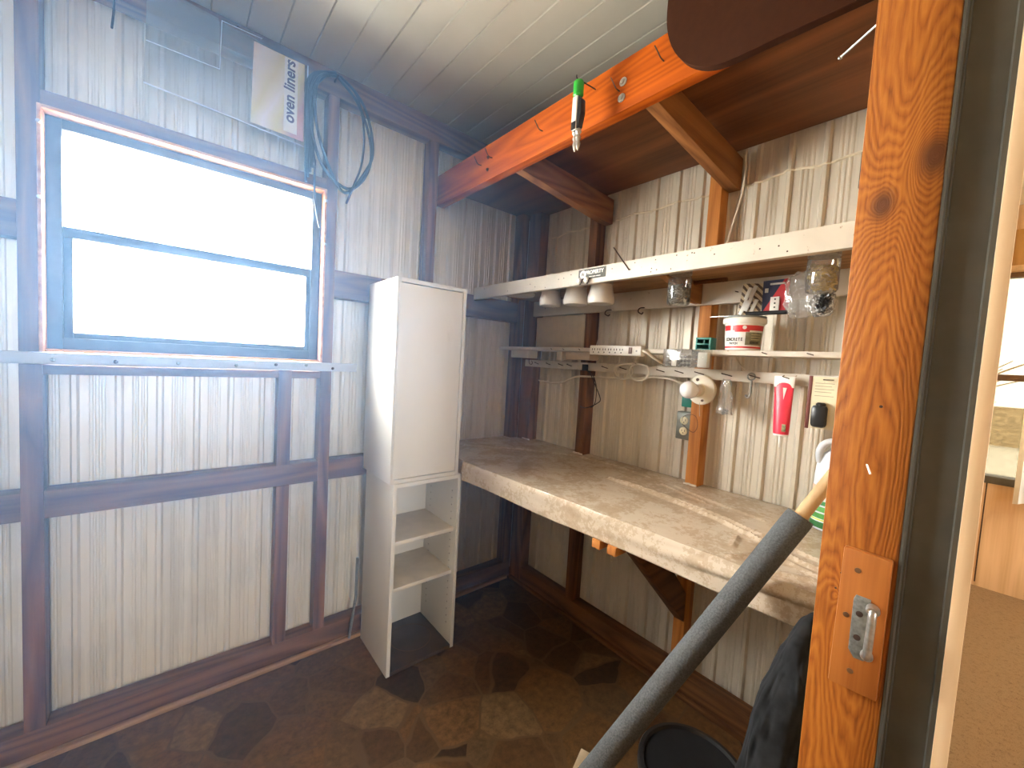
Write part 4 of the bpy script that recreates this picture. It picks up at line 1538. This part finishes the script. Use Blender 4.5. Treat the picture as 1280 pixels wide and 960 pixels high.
for i in range(ny + 1):
    y = y0b + (y1b - y0b) * i / ny
    fx = front_x(y)
    row = []
    for k in range(nx + 1):
        x = -0.058 + (fx + 0.058) * k / nx
        h = 0.0
        p = Vector((x, y))
        for pl_, hh, w_ in folds:
            d = dist_poly(p, pl_)
            if d < 4 * w_:
                h += 1.6 * hh * math.exp(-(d / w_) ** 2)
        h += 0.0012 * noise.noise(Vector((x * 9, y * 9, 1.7))) + 0.0008 * noise.noise(Vector((x * 30, y * 22, 4)))
        row.append(bm.verts.new((x, y, BT + h)))
    wr = max(0.0, min(1.0, (y - 1.18) / 0.30))
    for k in range(1, nd + 1):
        t = k / nd
        drop = 0.082 * t
        crv = 0.005 * (1 - math.exp(-t * 8))
        fold = wr * 0.012 * max(0, math.sin(6.5 * (t * 1.15 - (1.62 - y) * 0.9) + 0.4)) * math.sin(math.pi * min(1, t * 1.05)) + wr * 0.006 * t
        wob_ = 0.0018 * noise.noise(Vector((y * 14, t * 3, 0))) 
        sag = 0.006 * noise.noise(Vector((y * 3.0, 0, 9))) * t
        row.append(bm.verts.new((fx + crv + fold + wob_, y, BT - drop + sag)))
    grid.append(row)
for i in range(ny):
    yc = y0b + (y1b - y0b) * (i + 0.5) / ny
    for k in range(nx + nd):
        a_, c_ = grid[i], grid[i + 1]
        if k < nx:
            xc = (a_[k].co.x + a_[k + 1].co.x) / 2
            if xc < 0.004 and (any(s0 < yc < s1 for s0, s1 in studs_fp) or yc < 0.05):
                continue
            if xc > -1 and yc < 0.004 and (xc < 0.052):
                continue
        bm.faces.new((a_[k], c_[k], c_[k + 1], a_[k + 1]))
loose = [v_ for v_ in bm.verts if not v_.link_faces]
bmesh.ops.delete(bm, geom=loose, context='VERTS')
m, nt, b = new_mat('tan_vinyl_cover')
v = coords(nt)
n1 = N(nt, 'ShaderNodeTexNoise', Scale=9.0, Detail=4.0, Roughness=0.5)
L(nt, v, n1.inputs['Vector'])
n2 = N(nt, 'ShaderNodeTexNoise', Scale=70.0, Detail=5.0, Roughness=0.7)
L(nt, v, n2.inputs['Vector'])
ad = N(nt, 'ShaderNodeMath', operation='ADD')
L(nt, n1.outputs['Fac'], ad.inputs[0])
L(nt, n2.outputs['Fac'], ad.inputs[1])
r = ramp(nt, ad.outputs[0], [(0.72, (0.42, 0.315, 0.215)), (1.0, (0.50, 0.395, 0.285)), (1.28, (0.57, 0.47, 0.36))])
L(nt, r.outputs['Color'], b.inputs['Base Color'])
b.inputs['Roughness'].default_value = 0.24
b.inputs['Specular IOR Level'].default_value = 0.6
bump(nt, b, n2.outputs['Fac'], 0.08, 0.001)
M_vinyl = m
cov = mk('vinyl_cover', bm, M_vinyl, bench)
sm = cov.modifiers.new('solid', 'SOLIDIFY')
sm.thickness = 0.0025
sm.offset = -1
bm = BM()
prism(bm, [(0.004, 0.003), (0.582, 0.003), (0.582, 0.334), (0.596, 0.334), (0.528, 1.640), (0.004, 1.640)], 'z', 0.826, 0.8455)
bt = mk('bench_board', bm, M_ply, bench)
bm = BM()
bar(bm, (0.562, 0.335, 0.797), (0.508, 1.640, 0.797), 0.036, 0.056)
mk('front_rail', bm, M_stud_y, bench)
bm = BM()
prism(bm, [(0.001, 0.300), (0.001, 0.420), (0.330, 0.768), (0.450, 0.768), (0.450, 0.740)], 'y', 1.030, 1.072, 0.002)
mk('brace', bm, M_stud_x, bench)
for y0_, x0_ in ((1.028, 0.575), (1.083, 0.572)):
    bm = BM()
    box(bm, x0_ - 0.10, x0_ - 0.004, y0_, y0_ + 0.030, 0.742, 0.768, 0.001)
    mk('block', bm, M_orange_z, bench)
for i_, (y0_, w0_) in enumerate(((0.455, 0.49),)):
    bm = BM()
    box(bm, 0.001, 0.55, y0_, w0_, 0.79, 0.8255, 0.001)
    mk('cross_bearer', bm, M_stud_x, bench)

# pale dust at the foot of the studs on the bench
for k, (ya, yb) in enumerate(((0.050, 0.110), (0.445, 0.502), (1.025, 1.076))):
    bm = BM()
    pts = [(0.004 + 0.003 * noise.noise((q * 40, k, 0)), ya + (yb - ya) * q / 12, 0.853 + 0.004 * abs(noise.noise((q * 3.1, k, 2)))) for q in range(13)]
    tube(bm, pts, 0.004, 6, smooth=False)
    mk('cover_torn_edge', bm, plain('torn_pale_edge', (0.74, 0.66, 0.54), 0.8), bench)

# white jug behind the pole
jg = thing('jug', 'white jug with green striped label at the right end of the workbench', 'bottle', (0.07, 1.505, 0.853))
bm = BM()
jc = (0.075, 1.508)
prof = [(0.044, 0), (0.050, 0.006), (0.0505, 0.155), (0.047, 0.19), (0.036, 0.222), (0.017, 0.240), (0.016, 0.246)]
lathe(bm, prof, (jc[0], jc[1], 0.8545), (0, 0, 1), 28)
for v_ in bm.verts:
    v_.co.x = jc[0] + (v_.co.x - jc[0]) * 0.75
mk('body', bm, plain('milky_plastic', (0.60, 0.63, 0.68), 0.3, var=0.03), jg)
bm = BM()
lathe(bm, [(0.019, 0), (0.019, 0.022), (0.017, 0.026)], (jc[0], jc[1], 1.099), (0, 0, 1), 20)
mk('cap', bm, M_white_plastic, jg)
bm = BM()
tube(bm, [(jc[0] + 0.012, jc[1] - 0.038, 1.052), (jc[0] + 0.018, jc[1] - 0.040, 1.085), (jc[0] + 0.016, jc[1] - 0.026, 1.112), (jc[0] + 0.010, jc[1] + 0.005, 1.118), (jc[0] + 0.006, jc[1] + 0.020, 1.095)], 0.0095, 10)
mk('handle', bm, plain('milky_handle', (0.60, 0.63, 0.68), 0.3, var=0.03), jg)
for z0_, z1_, c_ in ((0.862, 0.880, (0.02, 0.13, 0.035)), (0.884, 0.888, (0.55, 0.60, 0.08)), (0.890, 0.905, (0.06, 0.26, 0.05)), (0.910, 0.925, (0.10, 0.34, 0.08)), (0.930, 0.942, (0.04, 0.22, 0.06)), (0.958, 0.985, (0.72, 0.45, 0.32))):
    bm = BM()
    lathe(bm, [(0.0508, z0_ - 0.8545), (0.0508, z1_ - 0.8545)], (jc[0], jc[1], 0.8545), (0, 0, 1), 28)
    for v_ in bm.verts:
        v_.co.x = jc[0] + (v_.co.x - jc[0]) * 0.75
    mk('label_stripe', bm, plain('label_print', c_, 0.45, var=0.2, nscale=80), jg)

# ================================================================== CABINETS
def cabinet_carcass(t, x0, x1, y0, y1, z0, z1, th=0.016, bottom_mat=None):
    for nm, b6 in (('side_panel', (x0, x0 + th, y0, y1, z0, z1)), ('side_panel', (x1 - th, x1, y0, y1, z0, z1)),
                   ('top_panel', (x0 + th, x1 - th, y0, y1, z1 - th, z1)), ('bottom_panel', (x0 + th, x1 - th, y0, y1, z0, z0 + th)),
                   ('back_panel', (x0 + th, x1 - th, y0, y0 + 0.006, z0 + th, z1 - th))):
        bm = BM()
        box(bm, *b6, 0.0008)
        mk(nm, bm, bottom_mat if (nm == 'bottom_panel' and bottom_mat) else M_melamine, t)


up_c = thing('cabinet', 'tall white cabinet with closed door stacked on the open shelf unit', 'cabinet', (0.764, 0.18, 0.792))
cabinet_carcass(up_c, 0.612, 0.922, 0.035, 0.322, 0.7925, 1.590)
bm = BM()
box(bm, 0.632, 0.912, 0.3105, 0.3245, 0.812, 1.570, 0.0015)
# shallow reveal: door set between the sides
m, nt, b = new_mat('scuffed_white_door')
v = coords(nt, (6, 6, 1.6))
n1 = N(nt, 'ShaderNodeTexNoise', Scale=1.0, Detail=7.0, Roughness=0.7)
L(nt, v, n1.inputs['Vector'])
r = ramp(nt, n1.outputs['Fac'], [(0.27, (0.55, 0.49, 0.40)), (0.37, (0.75, 0.69, 0.59)), (0.6, (0.78, 0.73, 0.63))])
L(nt, r.outputs['Color'], b.inputs['Base Color'])
b.inputs['Roughness'].default_value = 0.4
mk('door', bm, m, up_c)
lo_c = thing('cabinet', 'open white shelf unit on the floor under the closed cabinet', 'cabinet', (0.75, 0.18, 0.0))
cabinet_carcass(lo_c, 0.594, 0.906, 0.035, 0.324, 0.003, 0.791, bottom_mat=plain('stained_brown_bottom', (0.060, 0.034, 0.020), 0.5, var=0.35, nscale=9))
for zz in (0.355, 0.549):
    bm = BM()
    box(bm, 0.6105, 0.8895, 0.0415, 0.305, zz - 0.016, zz, 0.0008)
    mk('shelf', bm, M_melamine_edge, lo_c)
for x_, nx_ in ((0.6101, 1), (0.8899, -1)):
    bm = BM()
    for zz in [0.10 + 0.032 * k for k in range(20)]:
        for yy in (0.09, 0.28):
            lathe(bm, [(0.0025, 0), (0.0025, 0.0006)], (x_, yy, zz), (nx_, 0, 0), 8)
    o = mk('peg_holes', bm, M_rust, lo_c)
    o['kind'] = 'stuff'
# ring stain left inside the open unit
bm = BM()
pts = [(0.73 + 0.09 * math.cos(a), 0.18 + 0.09 * math.sin(a), 0.0192) for a in [k / 40 * 2 * math.pi for k in range(41)]]
tube(bm, pts, 0.0012, 5, smooth=False)
mk('ring_stain', bm, plain('rust_ring', (0.14, 0.075, 0.035), 0.7), lo_c)

# grey pipe leaning in the gap beside the cabinet
bm = BM()
tube(bm, [(0.955, 0.030, 0.0195), (0.930, 0.026, 0.20), (0.9285, 0.024, 0.38)], 0.006, 10, smooth=False)
single('thin_pipe', bm, M_zinc, 'thin grey pipe leaning on the wall left of the open shelf unit', 'pipe', (0.955, 0.03, 0.02))

# ================================================================== FOAM-COVERED POLE, BUCKET, BAG
P0, P1 = Vector((0.772, 1.263, 0.379)), Vector((0.529, 1.538, 1.003))
dv = (P1 - P0) / (P1.z - P0.z)
bot = P0 - dv * (P0.z - 0.034)
tp = P1 + dv * 0.20
pole = thing('foam_pole', 'wooden pole in grey foam sleeve leaning in front of the workbench', 'pole', bot)
bm = BM()
nrm = dv.normalized()
ln = (P1 - bot).length
lathe(bm, [(0.0165, 0.0), (0.0255, 0.001)] + [(0.0268, 0.01 + (ln - 0.02) * k / 30) for k in range(31)] + [(0.0255, ln), (0.0165, ln + 0.0005), (0.0165, ln - 0.02)], bot, nrm, 32, True, True)
mk('foam_sleeve', bm, plain('grey_pipe_foam', (0.075, 0.078, 0.08), 0.85, var=0.35, nscale=260, bumpy=0.5), pole)
bm = BM()
tube(bm, [P1 - nrm * 0.015, tp], 0.0135, 18, smooth=False)
mk('wooden_stick', bm, wood('pale_broom_stick', (0.40, 0.25, 0.12), (0.56, 0.38, 0.20), 'z', rings=4), pole)

bk = thing('bucket', 'black bucket with lid on the floor behind the foam pole', 'bucket', (0.545, 1.372, 0.0))
bc = (0.545, 1.372)
bm = BM()
lathe(bm, [(0.100, 0.001), (0.104, 0.006), (0.122, 0.270)], (bc[0], bc[1], 0), (0, 0, 1), 40)
mk('body', bm, M_black, bk)
bm = BM()
lathe(bm, [(0.130, 0.262), (0.134, 0.268), (0.134, 0.288), (0.131, 0.293), (0.122, 0.294), (0.118, 0.286), (0.060, 0.285)], (bc[0], bc[1], 0), (0, 0, 1), 48)
mk('lid', bm, M_black, bk)
bm = BM()
tube(bm, [(bc[0] + 0.135 * math.cos(a), bc[1] + 0.135 * math.sin(a), 0.25 - 0.08 * math.sin((a + 0.3) / 2.2 * math.pi)) for a in [-0.3 + 2.2 * k / 14 for k in range(15)]], 0.003, 8)
mk('handle', bm, M_steel, bk)

bm = BM()
bmesh.ops.create_icosphere(bm, subdivisions=6, radius=1.0)
for v_ in bm.verts:
    p = v_.co.copy()
    t = (p.z + 1) / 2
    prof_r = (1 - max(0, p.z) ** 5 * 0.5)
    th = 0.088 * (1 - t) + 0.030 * t
    yc = 1.640 - th
    xc = 0.715 + 0.012 * math.sin(t * 6)
    hw_ = 0.098 + 0.012 * math.sin(t * 5 + 1)
    sgn = lambda q, e: math.copysign(abs(q) ** e, q)
    q = Vector((p.x * 2.2, p.y * 2.2, p.z * 4.5))
    d = 1 + 0.14 * noise.noise(q * 0.7) + 0.05 * noise.noise(q * 2.2) + 0.05 * abs(noise.noise(Vector((p.x * 9, p.y * 4, p.z * 3))))
    v_.co = Vector((xc + sgn(p.x, .75) * hw_ * d, min(1.643, yc + sgn(p.y, .75) * th * d), max(0.002, 0.445 + sgn(p.z, .55) * 0.443 + 0.012 * noise.noise(q))))
single('black_bag', bm, plain('black_cloth_bag', (0.012, 0.012, 0.013), 0.85, var=0.35, nscale=40, bumpy=0.3, spec=0.2), 'tall slumped black bag between the workbench end and the door post', 'bag', (0.715, 1.58, 0.0))

bm = BM()
box(bm, 0.50, 0.60, 1.015, 1.060, 0.001, 0.022, 0.002, Matrix.Rotation(0.35, 3, 'Z'))
single('wood_scrap', bm, plain('pale_scrap_wood', (0.58, 0.46, 0.30), 0.7), 'small pale wood scrap on the floor beside the foam pole', 'wood', (0.55, 1.04, 0.0))

# ================================================================== ABOVE THE WINDOW
bagw = thing('plastic_sleeve', 'flat clear plastic sleeve with oven liners label pinned above the window', 'bag', (1.4, 0.012, 2.07))
M_film = clear('clear_film', (0.93, 0.94, 0.96), 0.14, 0.10, 0.12)


def sheet_panel(bm, pts, x_amp, seed, nu=40, nv=14, yb=0.010, th=0.0012):
    """four corners (x,z): tl, tr, br, bl -> wavy thin panel facing +y"""
    tl, tr, br, bl = [Vector(p) for p in pts]
    front, back = [], []
    for i in range(nu + 1):
        u = i / nu
        fr_, bk_ = [], []
        for k in range(nv + 1):
            w = k / nv
            p = (tl * (1 - u) + tr * u) * (1 - w) + (bl * (1 - u) + br * u) * w
            y = yb + x_amp * noise.noise(Vector((p.x * 9 + seed, p.y * 7, seed)))
            fr_.append(bm.verts.new((p.x, y + th, p.y)))
            bk_.append(bm.verts.new((p.x, y, p.y)))
        front.append(fr_); back.append(bk_)
    for i in range(nu):
        for k in range(nv):
            bm.faces.new((front[i][k], front[i + 1][k], front[i + 1][k + 1], front[i][k + 1]))
            bm.faces.new((back[i][k], back[i][k + 1], back[i + 1][k + 1], back[i + 1][k]))
    for i in range(nu):
        for k in (0, nv):
            bm.faces.new((front[i][k], back[i][k], back[i + 1][k], front[i + 1][k]))
    for k in range(nv):
        for i in (0, nu):
            bm.faces.new((front[i][k], front[i][k + 1], back[i][k + 1], back[i][k]))


bm = BM()
sheet_panel(bm, [(1.632, 2.388), (1.180, 2.372), (1.174, 2.070), (1.640, 2.095)], 0.006, 2.0)
mk('film', bm, M_film, bagw)
bm = BM()
sheet_panel(bm, [(1.632, 2.392), (1.455, 2.386), (1.450, 2.222), (1.634, 2.218)], 0.005, 6.0, 20, 8, 0.019)
mk('film_pocket', bm, M_film, bagw)
bm = BM()
tube(bm, [(1.640, 0.014, 2.095), (1.40, 0.018, 2.083), (1.174, 0.014, 2.070), (1.180, 0.014, 2.372)], 0.0022, 6, smooth=False)
tube(bm, [(1.634, 0.024, 2.218), (1.450, 0.024, 2.222), (1.446, 0.024, 2.38), (1.33, 0.020, 2.386)], 0.0016, 6, smooth=False)
mk('film_seam', bm, plain('milky_seam', (0.74, 0.76, 0.80), 0.3, var=0.02), bagw)
m, nt, b = new_mat('printed_liner_label')
tc = N(nt, 'ShaderNodeTexCoord')
sx = N(nt, 'ShaderNodeSeparateXYZ')
L(nt, tc.outputs['Object'], sx.inputs[0])
ad = N(nt, 'ShaderNodeMath', operation='MULTIPLY_ADD')
ad.inputs[1].default_value = 0.35
L(nt, sx.outputs['Z'], ad.inputs[0])
L(nt, sx.outputs['X'], ad.inputs[2])
nz = N(nt, 'ShaderNodeTexNoise', Scale=7.0, Detail=2.0)
L(nt, tc.outputs['Object'], nz.inputs['Vector'])
ad2 = N(nt, 'ShaderNodeMath', operation='MULTIPLY_ADD')
ad2.inputs[1].default_value = 0.08
L(nt, nz.outputs['Fac'], ad2.inputs[0])
L(nt, ad.outputs[0], ad2.inputs[2])
mr = N(nt, 'ShaderNodeMapRange')
mr.inputs['From Min'].default_value = -0.12
mr.inputs['From Max'].default_value = 0.16
L(nt, ad2.outputs[0], mr.inputs['Value'])
r = ramp(nt, mr.outputs[0], [(0.0, (0.52, 0.30, 0.34)), (0.16, (0.66, 0.62, 0.36)), (0.30, (0.80, 0.76, 0.74)), (0.46, (0.68, 0.62, 0.40)), (0.66, (0.74, 0.68, 0.66)), (0.93, (0.62, 0.36, 0.40))])
L(nt, r.outputs['Color'], b.inputs['Base Color'])
b.inputs['Roughness'].default_value = 0.35
bm = BM()
sheet_panel(bm, [(1.354, 2.366), (1.192, 2.366), (1.190, 2.085), (1.360, 2.090)], 0.003, 2.0, 14, 20, 0.019)
lab = mk('printed_label', bm, m, bagw)
bm = BM()
box(bm, 1.214, 1.258, 0.0225, 0.0235, 2.100, 2.362)
mk('label_white_band', bm, plain('white_label_band', (0.82, 0.82, 0.84), 0.4, var=0.02), bagw)
text_mesh('label_lettering', 'oven liners', 0.050, plain('violet_ink', (0.06, 0.045, 0.16), 0.5), bagw, (1.240, 0.0242, 2.245), (0.0, 0, 1), (1, 0, 0), shear=0.12)
bm = BM()
tube(bm, [(1.405, 0.002, 2.395), (1.400, 0.030, 2.385)], 0.002, 6, smooth=False)
mk('pin', bm, M_rust, bagw)

# black cable coil
cb = thing('cable_coil', 'coil of black cable hanging from the top plate right of the window', 'cable', (1.08, 0.03, 2.34))
M_blk_cable = plain('black_cable', (0.018, 0.020, 0.026), 0.45, var=0.2)
random.seed(21)
bm = BM()
pts = []
for t in range(4):
    o1, o2 = random.uniform(-0.02, 0.02), random.uniform(-0.02, 0.02)
    pts += [(1.075 + o2 * .3, 0.030 + 0.004 * t, 2.375), (1.150 + o1 * .3, 0.032 + 0.003 * t, 2.325 + o2), (1.165 + o1, 0.034, 2.18), (1.120 + o1 * 1.2, 0.036, 2.02 + o2), (1.03 + o2, 0.040, 1.950 + o1), (0.958 + o2 * .6, 0.038 + 0.003 * t, 2.03 + o2), (0.935 + o1 * .5, 0.034 + 0.003 * t, 2.15), (0.985 + o1, 0.032, 2.30 + o2)]
    if t == 0:
        continue
pts2 = pts[:8] + [(1.075, 0.03, 2.378)] + pts[9:16] + [(1.080, 0.03, 2.376)]
tube(bm, pts2, 0.0058, 8)
mk('loops', bm, M_blk_cable, cb)
bm = BM()
for k in range(5):
    xo = 0.012 * k
    tube(bm, [(1.085, 0.026 + 0.004 * k, 2.380), (1.125 + xo * .7, 0.028, 2.350), (1.158 + xo * .6, 0.026 + 0.003 * k, 2.28), (1.160 + xo * .5, 0.026, 2.12), (1.150 + xo * .6, 0.026, 2.02 - 0.02 * k)], 0.0048, 8)
tube(bm, [(1.150, 0.034, 2.03), (1.150, 0.034, 1.93), (1.145, 0.040, 1.85), (1.128, 0.040, 1.775)], 0.0042, 8)
mk('strands', bm, M_blk_cable, cb)
bm = BM()
tube(bm, [(1.070, 0.046, 2.372), (1.005, 0.050, 2.320), (0.974, 0.050, 2.20), (0.978, 0.050, 2.07), (1.010, 0.052, 1.965), (1.034, 0.050, 1.893)], 0.0042, 8)
mk('cable_end', bm, M_blk_cable, cb)
bm = BM()
tube(bm, [(1.078, -0.001, 2.368), (1.078, 0.055, 2.370)], 0.004, 8, smooth=False)
mk('nail', bm, M_rust, cb)
bm = BM()
tube(bm, [(1.704, -0.001, 2.318), (1.704, 0.010, 2.312), (1.706, 0.012, 2.26), (1.710, 0.010, 2.218)], 0.003, 6, smooth=False)
single('hanging_wire', bm, M_blk_cable, 'short dark wire hanging on the wall above the window left corner', 'wire', (1.704, 0.0, 2.31))

# ================================================================== GLARE VEIL
# lens glare around the window, imitated by an added blue scattering volume
hz = bpy.data.materials.new('blue_glare_volume')
hz.use_nodes = True
nt = hz.node_tree
nt.nodes.clear()
out = N(nt, 'ShaderNodeOutputMaterial')
vs = N(nt, 'ShaderNodeVolumeScatter')
vs.inputs['Color'].default_value = (0.33, 0.61, 1.0, 1)
vs.inputs['Anisotropy'].default_value = 0.35
tc = N(nt, 'ShaderNodeTexCoord')
sub = N(nt, 'ShaderNodeVectorMath', operation='MULTIPLY')
sub.inputs[1].default_value = (1 / 1.45, 1 / 0.66, 1 / 1.30)
L(nt, tc.outputs['Object'], sub.inputs[0])
ln = N(nt, 'ShaderNodeVectorMath', operation='LENGTH')
L(nt, sub.outputs[0], ln.inputs[0])
mr = N(nt, 'ShaderNodeMapRange', interpolation_type='SMOOTHSTEP')
mr.inputs['From Min'].default_value = 1.0
mr.inputs['From Max'].default_value = 0.25
mr.inputs['To Min'].default_value = 0.0
mr.inputs['To Max'].default_value = GLARE_SCATTER
L(nt, ln.outputs['Value'], mr.inputs['Value'])
L(nt, mr.outputs[0], vs.inputs['Density'])
va = N(nt, 'ShaderNodeVolumeAbsorption')  # absorption added to dim the window wall and turn it blue
va.inputs['Color'].default_value = (0.30, 0.58, 1.0, 1)
tm = N(nt, 'ShaderNodeMath', operation='MULTIPLY')
tm.inputs[1].default_value = GLARE_TINT
L(nt, mr.outputs[0], tm.inputs[0])
L(nt, tm.outputs[0], va.inputs['Density'])
ads = N(nt, 'ShaderNodeAddShader')
L(nt, vs.outputs[0], ads.inputs[0])
L(nt, va.outputs[0], ads.inputs[1])
L(nt, ads.outputs[0], out.inputs['Volume'])
bm = BM()
box(bm, 0.40, 2.62, 0.24, 1.56, 0.25, 2.405)
o = single('veil', bm, hz, 'added pale blue volume imitating lens glare around the window', 'veil', (1.85, 0.90, 1.42))
o['kind'] = 'stuff'
